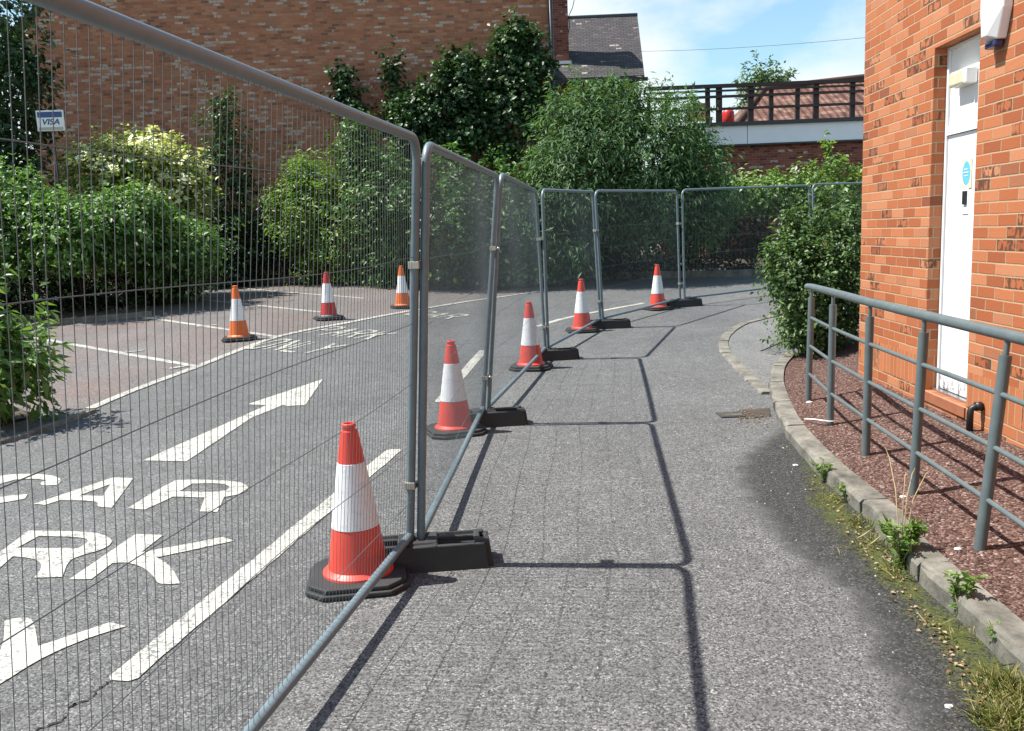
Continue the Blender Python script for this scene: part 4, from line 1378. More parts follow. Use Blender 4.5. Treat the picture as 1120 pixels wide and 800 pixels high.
for z0_, z1_, ex in ((cb.z - .6, cb.z + 3.6, 0), (cb.z + 3.6, cb.z + 3.85, .08)):
    a = [c0 + Vector((sx * (cw / 2 + ex), sy * (.3 + ex), 0)) for sx, sy in ((-1, -1), (1, -1), (1, 1), (-1, 1))]
    lo = [q + Vector((0, 0, z0_ - SO.z + SO.z)) for q in a]; hi = [q + Vector((0, 0, z1_)) for q in a]
    for k in range(4):
        k2 = (k + 1) % 4; L_ = (lo[k2] - lo[k]).length
        mb.add([lo[k], lo[k2], hi[k2], hi[k]], [(0, 1, 2, 3)], 0, False, [[(k * .6, z0_), (k * .6 + L_, z0_), (k * .6 + L_, z1_), (k * .6, z1_)]])
    mb.add(hi, [(0, 1, 2, 3)], 0, False, [[(0, 0), (.5, 0), (.5, .5), (0, .5)]])
mb.build('chimney', M['brick_rear'], rf)
mb = MB(); mb.box(c0 + Vector((0, -.34, cb.z - .02)), (cw + .16, .08, .10)); mb.build('flashing', M['white_dirty'], rf)
ae = thing('aerial_bracket', 'thin bent aerial cable and bracket on the side of the chimney', 'aerial', (cb.x + cw / 2, HE + .75, cb.z + .9))
mb = MB(); mb.tube([(0, 0, 0), (.05, 0, .25), (.03, 0, .55), (.16, 0, .8), (.24, 0, 1.1), (.20, 0, 1.35)], .014, 6)
mb.tube([(0, 0, .5), (.12, 0, .52)], .02, 6); mb.build('cable', M['black'], ae)

# ------------------------------------------------------------------ flat roofed extension with railing
EX = 27.0
ex = thing('flat_roof_extension', 'low brick extension with a broad white fascia under its flat roof', 'building', (8, EX, .5))
EO = Vector(ex.location)
z_fb, z_ft = at(860, 156, EX).z, at(860, 135.5, EX).z
z_ct = at(860, 131.5, EX).z
xl, xr = at(772, 150, EX).x, 19.0
mb = MB()
mb.add([Vector((xl + .1, EX + .12, 0)) - EO, Vector((xr, EX + .12, 0)) - EO, Vector((xr, EX + .12, z_fb + .05)) - EO, Vector((xl + .1, EX + .12, z_fb + .05)) - EO], [(0, 1, 2, 3)], 0, False, [[(0, 0), (xr - xl, 0), (xr - xl, z_fb), (0, z_fb)]])
mb.add([Vector((xl + .1, EX + 9, 0)) - EO, Vector((xl + .1, EX + .12, 0)) - EO, Vector((xl + .1, EX + .12, z_fb + .05)) - EO, Vector((xl + .1, EX + 9, z_fb + .05)) - EO], [(0, 1, 2, 3)], 0, False, [[(0, 0), (9, 0), (9, z_fb), (0, z_fb)]])
mb.build('wall', M['brick_rear'], ex)
tilt = -.012
for xa, xb in ((xl, at(817.5, 150, EX).x - .01), (at(817.5, 150, EX).x + .01, xr)):
    mb = MB(); mb.box(Vector(((xa + xb) / 2, EX + .03, (z_fb + z_ft) / 2)) - EO, (xb - xa, .06, z_ft - z_fb)); mb.build('fascia_board', M['white_dirty'], ex)
mb = MB(); mb.box(Vector(((xl + xr) / 2, EX + .02, z_fb - .02)) - EO, (xr - xl, .12, .05)); mb.build('drip_edge', M['lead'], ex)
mb = MB(); mb.box(Vector(((xl + xr) / 2 - .2, EX + 4.4, (z_ft + z_ct) / 2 + .002)) - EO, (xr - xl + .4, 9.0, z_ct - z_ft)); mb.build('roof', M['lead'], ex)
tr = thing('terrace_railing', 'dark timber railing along the edge of the flat roof terrace', 'railing', (8, EX, z_ct))
TO = Vector(tr.location)
zt_ = at(860, 91.5, EX).z
for px, th in ((711, .09), (730.6, .09), (776, .13), (788.6, .17), (823.5, .16), (846, .12), (875, .12), (895.4, .16), (935.6, .14), (975, .14), (1015, .16), (1060, .14), (1100, .14)):
    x = at(px, 115, EX).x
    mb = MB(); zt2_ = zt_ if th > .12 else zt_ - .14
    mb.box(Vector((x, EX + .25, (zt2_ + z_ct - .1) / 2)) - TO, (th, .12, zt2_ - z_ct + .1)); mb.build('post', M['brown_wood'], tr)
xa, xb = at(706, 95, EX).x, 18.5
for f, th, dep in ((1.0, .10, .16), (.86, .055, .06), (.70, .075, .06), (.36, .075, .06)):
    z = z_ct + (zt_ - z_ct) * f
    mb = MB(); mb.box(Vector(((xa + xb) / 2, EX + .12 + (.07 if f == 1 else 0), z + .03)) - TO, (xb - xa, dep, th)); mb.build('rail', M['brown_wood'], tr)
mb = MB(); mb.box(Vector(((xa + xl) / 2, EX + .2, z_ct - .12)) - TO, (xl - xa + .1, .2, .16)); mb.build('deck_edge', M['brown_wood'], tr)
# red canister behind the railing
p = at(796.5, 133, EX + 1.2)
rc = thing('red_canister', 'bright red canister standing behind the terrace railing', 'canister', (p.x, p.y, z_ct))
hh = at(796.5, 119, EX + 1.2).z - z_ct
mb = MB(); mb.lathe([(.16, .0), (.185, .02), (.185, hh * .78), (.15, hh * .9), (.09, hh * .96)], 20); mb.build('body', M['red_plastic'], rc)
mb = MB(); mb.lathe([(.09, hh * .96), (.10, hh * .97), (.10, hh), (.05, hh * 1.03)], 16); mb.build('cap', M['red_plastic'], rc)
p = at(765, 130, EX + 1.0)
mb = MB(); mb.box((0, 0, .24), (.75, .35, .08)); mb.box((0, .16, .5), (.75, .05, .5))
for sx in (-1, 1):
    for sy in (-1, 1): mb.box((sx * .33, sy * .14, .1), (.06, .06, .2))
o = mb.build('terrace_bench', M['straw']); o.location = (p.x, p.y, z_ct)
tag(o, 'brown wooden bench half hidden by leaves on the roof terrace', 'bench')
# pantiled house
TY = 31.0
th_ = thing('pantiled_house', 'house with a rust red pantiled roof behind the terrace', 'house', (14, TY, .5))
HO = Vector(th_.location)
ev = at(900, 134, TY).z - .5; rg = at(900, 91, TY + 4).z
xL = at(812, 130, TY).x
mb = MB()
A_, B_, C_, D_ = Vector((xL - .6, TY, ev)), Vector((24, TY, ev)), at(945, 86, TY + 4), at(836, 98.5, TY + 4)
C_ = D_ + (C_ - D_) * ((24 - D_.x) / (C_.x - D_.x))
sl = (D_ - A_).length
mb.add([q - HO for q in (A_, B_, C_, D_)], [(0, 1, 2, 3)], 0, False, [[(0, 0), (B_.x - A_.x, 0), (B_.x - A_.x, 5.2), (D_.x - A_.x, 5.2)]])
E_ = Vector((xL - .6, TY + 8, ev))
mb.add([q - HO for q in (E_, A_, D_)], [(0, 1, 2)], 0, False, [[(0, 0), (8, 0), (4, 4.5)]])
mb.add([q - HO for q in (Vector((24, TY + 8, ev)), E_, D_, C_)], [(0, 1, 2, 3)], 0, False, [[(0, 0), (14, 0), (12, 5.2), (0, 5.2)]])
mb.build('roof', M['pantile'], th_)
mb = MB(); mb.tube([A_ - HO + Vector((0, 0, .05)), D_ - HO + Vector((0, 0, .05)), C_ - HO + Vector((0, 0, .05))], .12, 8); mb.build('ridge_tiles', M['pantile'], th_)
mb = MB()
for a, b in (((xL - .3, TY + .3), (23.7, TY + .3)), ((xL - .3, TY + 7.7), (xL - .3, TY + .3)), ((23.7, TY + .3), (23.7, TY + 7.7)), ((23.7, TY + 7.7), (xL - .3, TY + 7.7))):
    L_ = math.hypot(b[0] - a[0], b[1] - a[1])
    mb.add([Vector((a[0], a[1], 0)) - HO, Vector((b[0], b[1], 0)) - HO, Vector((b[0], b[1], ev)) - HO, Vector((a[0], a[1], ev)) - HO], [(0, 1, 2, 3)], 0, False, [[(0, 0), (L_, 0), (L_, ev), (0, ev)]])
mb.build('wall', M['brick_rear'], th_)
# overhead wire
a, b = at(690, 56.5, 31), at(955, 40.5, 24)
mb = MB(); pts = [a.lerp(b, k / 12) - Vector((0, 0, .08 * (1 - (2 * k / 12 - 1) ** 2))) for k in range(13)]
pts = [a + (a - b) * .15] + pts + [b + (b - a) * .4]
mb.tube(pts, .006, 5)
tag(mb.build('overhead_wire', M['black']), 'single thin dark wire stretched across the open sky', 'wire')


# ------------------------------------------------------------------ planting
def blob(px0, px1, py0, py1, Y, depth):
    a, b = at(px0, (py0 + py1) / 2, Y), at(px1, (py0 + py1) / 2, Y); t_, bo = at((px0 + px1) / 2, py0, Y), at((px0 + px1) / 2, py1, Y)
    c = (t_ + bo) / 2
    return (c.x, c.y, c.z, abs(b.x - a.x) / 2, depth / 2, (t_.z - bo.z) / 2)


def plant(name, label, cat, blobs, n, L, W, mat, base, group=None, stem_r=.03, nst=6, trunk=False, fol='foliage', **kw):
    bz = gh(base[0], base[1]) if len(base) == 2 else base[2]
    root = thing(name, label, cat, (base[0], base[1], bz), 0, group)
    o = Vector(root.location)
    bl = [(b[0] - o.x, b[1] - o.y, b[2] - o.z, b[3], b[4], b[5]) for b in blobs]
    foliage(fol, bl, n, L, W, mat, root, zmin=0.02, **kw)
    tops_ = []
    for k in range(nst):
        b = bl[k % len(bl)]
        tops_.append((b[0] + random.uniform(-.6, .6) * b[3], b[1] + random.uniform(-.5, .5) * b[4], b[2] + random.uniform(-.1, .8) * b[5]))
    stems('trunk' if trunk else 'stems', (0, 0, -.05), tops_, stem_r, M['bark'], root, .06)
    return root


Yh = 16.0
plant('tree', 'dark leafy tree at the end of the old brick wall', 'tree', [blob(-50, 50, 50, 180, 19.5, 2.6), blob(-70, 30, -40, 80, 19.5, 2.4), blob(-60, 24, 110, 230, 19.2, 2.2), blob(18, 46, 58, 106, 19.5, 1.0), blob(5, 50, 160, 230, 19.3, 1.2)], 9000, .15, .09, M['leaf_ivy'], (-11.6, 19.8), None, .11, 8, True, 'crown', clump=.2, tint0=.35)
plant('bramble_hedge', 'big dense green hedge with a dark base at the edge of the bays', 'hedge', [blob(-60, 100, 208, 300, Yh, 2.2), blob(60, 205, 215, 300, Yh + 1.0, 2.2), blob(150, 232, 255, 330, Yh + 2.0, 1.6), blob(-30, 60, 190, 280, Yh + .4, 2.0), blob(100, 190, 212, 280, Yh + .8, 1.6), blob(190, 240, 258, 300, Yh + 1.4, 1.0), blob(40, 110, 225, 300, Yh - .5, 1.2)], 28000, .10, .06, M['leaf_hedge'], (-8.6, 17.6), None, .03, 10, clump=.16, inner=.5, lump=.38, shoot=.2, tint0=.46)
plant('painted_shade_hedge', 'hedge with shade painted into its dark leaves, beneath the big hedge beside the bays', 'hedge', [blob(-60, 120, 270, 362, Yh + 1.1, 1.6), blob(60, 228, 275, 346, Yh + 2.0, 1.6)], 11000, .09, .05, M['leaf_painted_shade'], (-8.4, 18.2), None, .025, 14, clump=.15, inner=.7, tint0=.4, shoot=.03)  # recessed dark-leaved layer added to give the shade under the big hedge
plant('cream_shrub', 'pale cream leaved shrub above the big hedge', 'shrub', [blob(78, 150, 158, 250, 19.2, 1.8), blob(120, 205, 150, 250, 19.6, 1.8), blob(165, 225, 172, 262, 19.4, 1.4)], 11000, .125, .07, M['leaf_cream'], (-8.6, 19.8), None, .035, 8, clump=.15, tint0=.36, inner=.35, shoot=.15)
cs_ = [o for o in bpy.data.objects if o.name == 'cream_shrub'][0]
fo = foliage('blossom', [tuple(np.array(blob(*q)) - np.array([*cs_.location, 0, 0, 0])) for q in ((88, 150, 152, 205, 18.9, 1.4), (130, 200, 146, 210, 19.2, 1.4), (165, 222, 170, 225, 19.0, 1.2))], 2600, .10, .085, M['leaf_cream'], cs_, clump=.07, up=1.2, tint0=.98, inner=.2, jitter=.5, droop=0)
plant('slender_shrub', 'thin upright shrub growing against the brick wall beside the cream shrub', 'shrub', [blob(232, 256, 92, 190, 22.0, .6), blob(218, 250, 130, 250, 22.0, .7), blob(245, 276, 125, 265, 22.0, .7)], 2600, .12, .07, M['leaf_ivy'], (-6.8, 22.2), None, .035, 6, clump=.13, tint0=.6, inner=.9)
plant('dark_hedge', 'dark shaded undergrowth hedge below the brick wall behind the bays', 'hedge', [blob(225, 335, 225, 315, 22.4, 1.2), blob(180, 290, 232, 322, 21.8, 1.2)], 9000, .12, .07, M['leaf_ivy'], (-6.6, 22.4), None, .03, 6, clump=.16, tint0=.15, inner=.6)
plant('yellow_green_shrub', 'yellow green feathery shrub in front of the brick wall', 'shrub', [blob(296, 372, 182, 310, 21.6, 1.5), blob(340, 405, 172, 320, 21.2, 1.6), blob(318, 350, 178, 230, 21.6, 1.0)], 12000, .13, .04, M['leaf_conifer'], (-4.7, 21.6), None, .03, 8, clump=.15, droop=-.15)
plant('laurel_hedge', 'tall glossy hedge behind the second fence panel', 'hedge', [blob(380, 470, 165, 322, 20.4, 1.8), blob(440, 540, 165, 332, 20.2, 1.8), blob(520, 610, 175, 325, 20.2, 1.8), blob(370, 420, 125, 250, 21.2, 1.2), blob(560, 650, 205, 318, 20.6, 1.4)], 30000, .11, .068, M['leaf_laurel'], (-1.8, 20.6), None, .035, 10, clump=.16, inner=.45, tint0=.42)
plant('ivy', 'thick dark ivy climbing the right end of the old brick wall', 'climber', [blob(500, 604, 70, 180, 22.9, 1.0), blob(535, 600, 30, 120, 23.1, .8), blob(450, 545, 72, 175, 22.8, .9), blob(548, 582, 26, 70, 23.2, .5), blob(480, 525, 58, 110, 23.0, .6), blob(436, 480, 105, 180, 22.8, .7)], 20000, .115, .095, M['leaf_ivy'], (-.8, 23.2), None, .04, 10, clump=.14, tint0=.5, inner=.4)
plant('ivy', 'ivy spire on the brick wall just above the near fence rail', 'climber', [blob(366, 384, 70, 112, 23.3, .35), blob(370, 402, 95, 132, 23.3, .45)], 1500, .11, .09, M['leaf_ivy'], (-4.6, 23.4), None, .025, 4, clump=.11, inner=.7)
plant('ivy', 'tall sparse strand of ivy left of the thick ivy', 'climber', [blob(417, 440, 50, 100, 23.3, .35), blob(424, 446, 80, 130, 23.3, .4), blob(412, 450, 110, 150, 23.2, .5)], 1500, .11, .09, M['leaf_ivy'], (-3.2, 23.4), None, .025, 4, clump=.12, inner=.8)
plant('narrow_leaved_bush', 'large bush of drooping narrow leaves beneath the slate roof', 'bush', [blob(588, 694, 108, 255, 20.2, 2.4), blob(655, 766, 112, 255, 20.3, 2.4), blob(716, 798, 150, 268, 20.5, 2.2), blob(574, 660, 152, 290, 20.0, 2.0), blob(640, 790, 190, 272, 20.0, 1.6), blob(618, 664, 94, 150, 20.4, 1.4), blob(668, 706, 100, 150, 20.6, 1.4), blob(600, 607, 106, 150, 20.0, .4), blob(670, 676, 92, 120, 20.6, .4), blob(730, 740, 104, 150, 20.6, .5), blob(753, 760, 108, 150, 20.6, .5)], 50000, .15, .038, M['leaf_willow'], (2.6, 21.6), None, .04, 12, clump=.17, droop=.35, inner=.35, shoot=.05, tint0=.42)
plant('painted_shade_hedge', 'near black hedge, shade painted into its leaves, below the drooping bush and behind the far fence panels', 'hedge', [blob(590, 690, 225, 318, 21.6, 1.2), blob(660, 780, 225, 306, 22.0, 1.2), blob(740, 870, 222, 304, 22.2, 1.2), blob(840, 990, 228, 302, 22.3, 1.2)], 16000, .10, .055, M['leaf_painted_shade'], (3.8, 22.2), None, .025, 16, clump=.16, inner=.7, tint0=.3, shoot=.03)  # added behind the overhang; its dark leaf colour stands in for shade
plant('bramble', 'light green flowering bramble below the white fascia', 'shrub', [blob(785, 870, 190, 236, 21.9, 1.2), blob(840, 950, 180, 240, 22.0, 1.2), blob(765, 830, 200, 240, 21.7, 1.0), blob(906, 912, 158, 190, 22.0, .15), blob(840, 980, 196, 250, 21.9, 1.0)], 11000, .115, .07, M['leaf_bramble'], (6.8, 22.6), None, .02, 8, clump=.14, inner=.5, shoot=.05)
plant('corner_shrub', 'broad glossy shrub at the corner of the orange brick building', 'shrub', [blob(864, 952, 280, 384, 9.8, 1.1), blob(850, 905, 262, 360, 9.5, .9), blob(880, 960, 232, 330, 9.9, 1.2), blob(854, 900, 245, 320, 9.7, .8), blob(842, 872, 275, 325, 9.5, .5), blob(858, 900, 320, 384, 9.6, .8), blob(872, 880, 230, 262, 9.7, .12), blob(896, 903, 220, 250, 9.8, .12), blob(920, 930, 214, 250, 9.8, .14), blob(840, 848, 270, 300, 9.5, .12), blob(858, 866, 240, 270, 9.6, .12)], 27000, .050, .030, M['leaf_shrub'], (3.4, 9.8, .10), None, .022, 12, clump=.07, inner=.4, lump=.24, shoot=.04, tint0=.40)
plant('leafy_plant', 'low leafy plant at the car park corner, closest to the camera of the greenery', 'plant', [blob(-60, 40, 385, 462, 7.7, .9), blob(-50, 52, 360, 430, 7.8, .8), blob(-70, 14, 310, 400, 7.9, .7)], 2600, .13, .045, M['leaf_near'], (-4.75, 7.9), None, .015, 10, clump=.08, inner=.6, droop=.1)
plant('tree', 'small airy tree seen behind the terrace railing against the sky', 'tree', [blob(812, 852, 66, 125, 42, 2.0), blob(835, 864, 78, 110, 42, 1.6), blob(806, 840, 95, 135, 42, 1.6)], 2800, .22, .11, M['leaf_far'], (11.8, 42, .5), None, .10, 8, True, 'crown', clump=.24, inner=.9)


# ------------------------------------------------------------------ weeds, grass, leaves by the kerb
def weed(px, label, hgt, spread, n, stemn, leaf, dz=0.0, mat='leaf_weed', pos=None):
    p = pos or g(*px, dz)
    root = thing('weed', label, 'weed', (p.x, p.y, gh(p.x, p.y) + dz), 0, 'weeds along the kerb')
    mb = MB(); P_ = []; D_ = []
    for k in range(stemn):
        a = random.uniform(0, 6.28); tp = Vector((math.cos(a) * spread * random.uniform(.3, 1), math.sin(a) * spread * random.uniform(.3, 1), hgt * random.uniform(.6, 1)))
        pts = [Vector((0, 0, 0)).lerp(tp, t) + Vector((0, 0, .25 * hgt * t * (1 - t))) for t in (0, .25, .5, .75, 1)]
        mb.tube(pts, [.003, .0025, .002, .0015, .001], 5)
        for q in range(n // stemn):
            t = random.random() ** .7; i = min(3, int(t * 4)); f = t * 4 - i
            P_.append(pts[i].lerp(pts[i + 1], f)); D_.append(Vector((random.gauss(0, 1), random.gauss(0, 1), .5)))
    mb.build('stems', M['straw'], root)
    P_ = np.array([p_[:] for p_ in P_]); D_ = unit(np.array([d[:] for d in D_]))
    N_ = unit(np.tile([0, 0, 1.0], (len(P_), 1)) + RNG.normal(size=(len(P_), 3)) * .4)
    s = .5 + RNG.random(len(P_))
    link('leaves', leaf_mesh('leaves', P_, D_, N_, leaf * s, leaf * .45 * s, .5 + RNG.normal(size=len(P_)) * .2), M[mat], root)
    return root


weed((985, 622), 'largest weed on the kerb line, a bushy tuft with long dry stems', .25, .12, 620, 18, .034)
weed((903, 527), 'small yellowing weed beside the upper part of the kerb', .13, .10, 200, 9, .026)
weed((932, 548), 'low sprawling green weed halfway along the mossy gutter', .10, .12, 200, 10, .026)
weed((1050, 676), 'upright thin weed in a kerb joint below the largest weed', .22, .07, 150, 6, .034)
weed((1093, 712), 'tiny sprig at the foot of the kerb close to the camera', .11, .05, 60, 4, .026)
# long arching dry stalks in the largest weed
p = g(985, 622)
dst = thing('dry_stalk', 'thin dry arching stalks rising from the kerb against the gravel', 'dry stalk', p[:])
mb = MB()
for q in ((1045, 540), (1010, 540), (955, 500), (992, 548)):
    e2 = g(*q, .25) - p; e2 = e2 * .55
    e2.z = .42
    mb.tube([Vector((0, 0, 0)), e2 * .35 + Vector((0, 0, .16)), e2 * .75 + Vector((0, 0, .09)), e2], [.003, .0025, .002, .0012], 5)
mb.build('stalks', M['straw'], dst)


def grass_tufts():
    n = 1500; P_ = []
    for px, cnt, sp in (((1112, 760), 320, .06), ((1100, 790), 220, .05), ((962, 598), 170, .08), ((945, 575), 150, .06), ((918, 548), 110, .06), ((978, 628), 110, .05), ((1040, 690), 50, .06), ((900, 520), 60, .04), ((1128, 800), 200, .06)):
        c = g(*px)
        for k in range(int(cnt * (1.8 if px[1] > 700 else .7))): P_.append((c.x + random.gauss(0, sp), c.y + random.gauss(0, sp), 0.001))
    P_ = np.array(P_); n = len(P_)
    D_ = unit(np.concatenate([RNG.normal(size=(n, 2)) * .8, np.abs(RNG.normal(size=(n, 1))) * .5 + .25], 1))
    N_ = unit(np.cross(D_, RNG.normal(size=(n, 3))))
    L_ = .025 + RNG.random(n) ** 1.5 * .075
    o = link('gutter_grass', leaf_mesh('gutter_grass', P_, D_, N_, L_, np.full(n, .0034), .62 + RNG.normal(size=n) * .25), M['grass'])
    tag(o, 'straggly yellow green grass in the mossy gutter', 'grass', kind='stuff')


grass_tufts()


def litter():
    P_ = []
    for (px0, px1, py0, py1, n) in ((812, 850, 448, 470, 120), (850, 880, 470, 500, 50), (880, 990, 520, 640, 150), (980, 1090, 640, 780, 130), (800, 845, 450, 458, 60)):
        for k in range(n):
            f = random.random(); x = px0 + (px1 - px0) * f + random.uniform(-12, 12); y = py0 + (py1 - py0) * (f if n > 100 and px0 > 860 else random.random()) + random.uniform(-8, 8)
            p = g(x, y); P_.append((p.x, p.y, gh(p.x, p.y) + .006 + random.random() * .006))
    P_ = np.array(P_); n = len(P_)
    kk = np.array([min((kerb_out[i].x - 0.0 - q[0]) for i in range(0, 150, 3) if abs(kerb_out[i].y - q[1]) < .2) if any(abs(kerb_out[i].y - q[1]) < .2 for i in range(0, 150, 3)) else 1 for q in P_])
    P_ = P_[kk > .02]; n = len(P_)
    D_ = unit(np.concatenate([RNG.normal(size=(n, 2)), RNG.normal(size=(n, 1)) * .12], 1)); N_ = unit(np.tile([0, 0, 1.], (n, 1)) + RNG.normal(size=(n, 3)) * .2)
    s = .4 + RNG.random(n) * .9
    tag(link('fallen_leaves', leaf_mesh('fallen_leaves', P_, D_, N_, .021 * s, .012 * s, RNG.random(n)), M['leaf_dry']), 'scattered dry leaves along the gutter', 'leaves', kind='stuff')


litter()


def grit():
    n = 520; P_ = []
    while len(P_) < n:
        y = 1.8 + 10 * random.random() ** 1.6; x = random.uniform(-.4, 2.6)
        kx = min(kerb_out, key=lambda q: abs(q.y - y)).x
        if y < 7.3 and x > kx - .03: continue
        if random.random() > .25 + .75 * math.exp(-max(0, kx - x) / .5): continue
        P_.append((x, y, gh(x, y) + .003))
    mb = MB()
    for p in P_:
        r = random.uniform(.0018, .0065); a0 = random.random() * 6.3
        ring = [Vector((p[0] + r * random.uniform(.7, 1.2) * math.cos(a0 + k * 1.257), p[1] + r * random.uniform(.7, 1.2) * math.sin(a0 + k * 1.257), p[2] - .003)) for k in range(5)]
        topv = Vector((p[0], p[1], p[2] + r * .7))
        mb.add(ring + [topv], [(k, (k + 1) % 5, 5) for k in range(5)], random.choice((0, 0, 1)))
    tag(mb.build('loose_grit', [mat_plain('pale_grit', (.40, .38, .34), .9, 0, .3, 30), mat_plain('dark_grit', (.06, .05, .04), .9, 0, .3, 30)]), 'loose grit scattered over the tarmac path', 'grit', kind='stuff')


grit()


def bed_chips():
    mb = MB(); k = 0
    while k < 900:
        y = 2.0 + 6.2 * random.random() ** 1.5
        kx = min(kerb_in, key=lambda q: abs(q.y - y)).x; wx = W0.x + WA.x * y - .03
        x = kx + (wx - kx) * random.random()
        z = bed_height(x, y) + .002; r = random.uniform(.005, .012); k += 1
        rot = Matrix.Rotation(random.random() * 6.3, 3, 'Z') @ Matrix.Rotation(random.uniform(-.7, .7), 3, 'X')
        vs = [rot @ Vector(v) * r + Vector((x, y, z)) for v in ((1, .1, 0), (.2, .8, -.2), (-.9, .5, .1), (-.6, -.7, -.1), (.4, -.8, .1), (.1, .1, .6), (0, 0, -.5))]
        mb.add(vs, [(i, (i + 1) % 5, 5) for i in range(5)] + [((i + 1) % 5, i, 6) for i in range(5)], random.choice((0, 0, 1, 1, 2)))
    mats = [mat_plain(n, c, .9, 0, .35, 40) for n, c in (('chip_dark_red', (.11, .052, .042)), ('chip_brown_red', (.20, .105, .082)), ('chip_pale', (.32, .23, .19)))]
    tag(mb.build('gravel_chips', mats), 'loose reddish chips lying on the gravel bed', 'gravel', kind='stuff')


bed_chips()
# pale stones lying about
st_mat = mat_plain('pale_stone', (0.62, 0.60, 0.56), .8, 0, .15, 20)
for px, dz, r_, lab in (((1038, 774), 0, .012, 'small white pebble on the stained tarmac near the camera'), ((870, 510), 0, .016, 'flat pale chip of stone near the top of the damp patch'),
                        ((1048, 588), .14, .014, 'white pebble on the gravel beside the closest railing post'), ((988, 535), .13, .016, 'pale stone chip at the foot of the fourth railing post'), ((885, 437), .12, .022, 'white fragment at the foot of the farthest railing post')):
    p = g(*px, dz)
    bm = bmesh.new(); bmesh.ops.create_icosphere(bm, subdivisions=2, radius=r_)
    for v in bm.verts: v.co = Vector((v.co.x * 1.25, v.co.y * .9, v.co.z * .55)) * random.uniform(.88, 1.12)
    me = bpy.data.meshes.new('pebble'); bm.to_mesh(me); bm.free()
    o = link('pebble', me, st_mat); o.location = (p.x, p.y, (bed_height(p.x, p.y) if dz else gh(p.x, p.y)) + r_ * .3)
    tag(o, lab, 'stone', 'pale loose stones')

# drain channel and its cast cover in the gutter
dc = [G2(792, 450), G2(806, 450), G2(808, 459), G2(790, 459)]
p = g(799, 454.5)
dg_ = thing('drain_cover', 'small square metal drain cover in the tarmac by the dropped kerb', 'drain cover', (p.x, p.y, 0))
mb = MB(); mb.box((0, 0, .006), (.20, .20, .012))
mb.build('frame', M['lead'], dg_, .002)
mb = MB()
for k in range(5): mb.box((0, -.07 + k * .035, .014), (.16, .016, .008))
mb.build('grating', M['kerb'], dg_)
drape('drain_channel', [[G2(808, 449), G2(842, 447), G2(843, 456), G2(808, 459)]], .005, M['soil'])

# ------------------------------------------------------------------ sky, sun, camera
SUN_EL, SUN_AZ = R(59.8), R(-83)     # azimuth clockwise from the view direction (+Y)
wd = bpy.data.worlds.new('World'); scene.world = wd; wd.use_nodes = True
nt = wd.node_tree; nt.nodes.clear()
out = nt.nodes.new('ShaderNodeOutputWorld'); bg = nt.nodes.new('ShaderNodeBackground')
sky = nt.nodes.new('ShaderNodeTexSky'); sky.sky_type = 'NISHITA'; sky.sun_disc = False
sky.sun_elevation = SUN_EL; sky.sun_rotation = SUN_AZ % (2 * math.pi); sky.air_density = 1.0; sky.dust_density = 0.6; sky.ozone_density = 0.35
tc = nt.nodes.new('ShaderNodeTexCoord')
mp = nt.nodes.new('ShaderNodeMapping'); mp.inputs['Scale'].default_value = (1, 1, 2.0); nt.links.new(tc.outputs['Generated'], mp.inputs[0])
nz = nt.nodes.new('ShaderNodeTexNoise'); nz.inputs['Scale'].default_value = 3.2; nz.inputs['Detail'].default_value = 7; nz.inputs['Roughness'].default_value = .55
nt.links.new(mp.outputs[0], nz.inputs['Vector'])
cr = nt.nodes.new('ShaderNodeValToRGB'); cr.color_ramp.elements[0].position = .40; cr.color_ramp.elements[1].position = .56
cr.color_ramp.elements[0].color = (.20, .20, .20, 1); cr.color_ramp.elements[1].color = (1, 1, 1, 1)
nt.links.new(nz.outputs['Fac'], cr.inputs[0])
mx = nt.nodes.new('ShaderNodeMix'); mx.data_type = 'RGBA'
sx_ = nt.nodes.new('ShaderNodeSeparateXYZ'); nt.links.new(tc.outputs['Generated'], sx_.inputs[0])
mr = nt.nodes.new('ShaderNodeMapRange'); mr.interpolation_type = 'SMOOTHSTEP'      # thinner cloud overhead
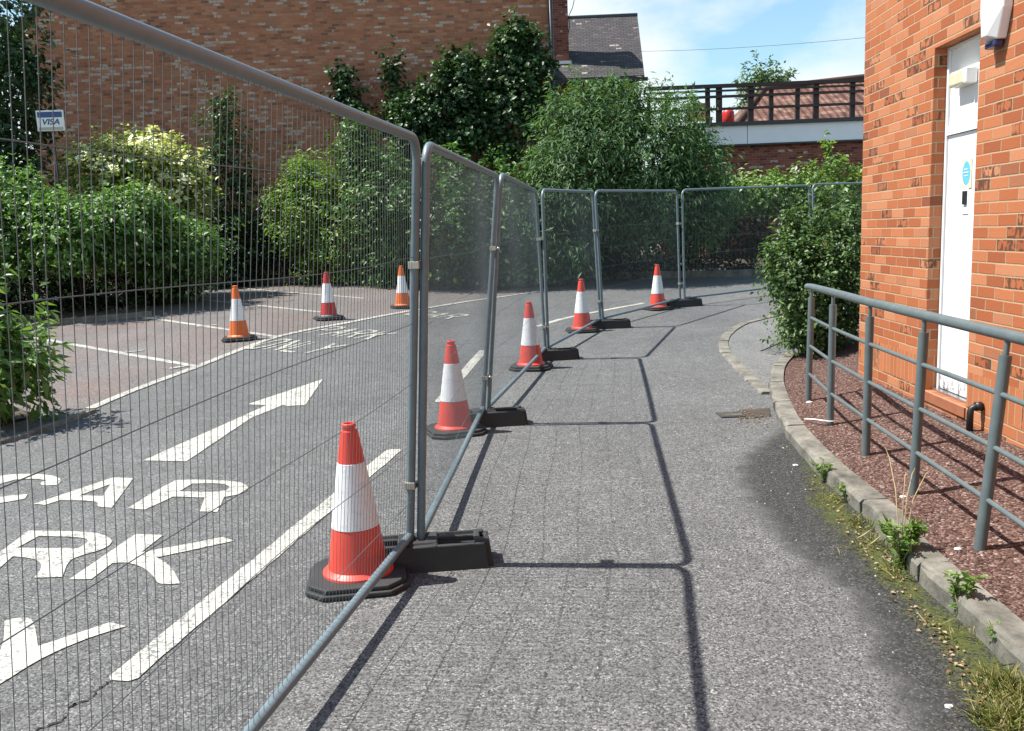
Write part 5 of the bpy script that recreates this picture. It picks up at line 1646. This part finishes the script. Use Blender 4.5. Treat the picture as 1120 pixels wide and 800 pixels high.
mr.inputs[1].default_value = .35; mr.inputs[2].default_value = .75; mr.inputs[3].default_value = 1.0; mr.inputs[4].default_value = .08
nt.links.new(sx_.outputs[2], mr.inputs[0])
ml = nt.nodes.new('ShaderNodeMath'); ml.operation = 'MULTIPLY'; nt.links.new(cr.outputs[0], ml.inputs[0]); nt.links.new(mr.outputs[0], ml.inputs[1])
nt.links.new(ml.outputs[0], mx.inputs[0]); hs = nt.nodes.new('ShaderNodeHueSaturation'); hs.inputs['Hue'].default_value = .485; hs.inputs['Saturation'].default_value = 1.35; hs.inputs['Value'].default_value = 1.25
nt.links.new(sky.outputs[0], hs.inputs['Color']); nt.links.new(hs.outputs[0], mx.inputs[6]); mx.inputs[7].default_value = (6.2, 6.7, 6.9, 1)
nt.links.new(mx.outputs[2], bg.inputs[0]); bg.inputs[1].default_value = 0.088
nt.links.new(bg.outputs[0], out.inputs[0])

sl_ = bpy.data.lights.new('sun', 'SUN'); sl_.energy = 5.0; sl_.angle = R(.53); sl_.color = (1.0, .965, .915)
so = bpy.data.objects.new('sun', sl_); COL.objects.link(so)
to_sun = Vector((math.cos(SUN_EL) * math.sin(SUN_AZ), math.cos(SUN_EL) * math.cos(SUN_AZ), math.sin(SUN_EL)))
so.rotation_euler = to_sun.to_track_quat('Z', 'Y').to_euler(); so.location = to_sun * 40

cam = bpy.data.cameras.new('camera'); co_ = bpy.data.objects.new('camera', cam); COL.objects.link(co_)
cam.sensor_fit = 'HORIZONTAL'; cam.sensor_width = 36; cam.lens = F / 1120 * 36; cam.clip_start = .05; cam.clip_end = 2000
mw = Matrix((RGT, UPV, -FWD)).transposed().to_4x4(); mw.translation = CAM
co_.matrix_world = mw
scene.camera = co_
vs_ = scene.view_settings; vs_.view_transform = 'Standard'; vs_.look = 'None'; vs_.exposure = 0.84; vs_.gamma = 1; vs_.use_curve_mapping = False
try:
    scene.cycles.use_denoising = True; scene.cycles.max_bounces = 6; scene.cycles.transparent_max_bounces = 8
    scene.cycles.caustics_reflective = False; scene.cycles.caustics_refractive = False
except Exception: pass
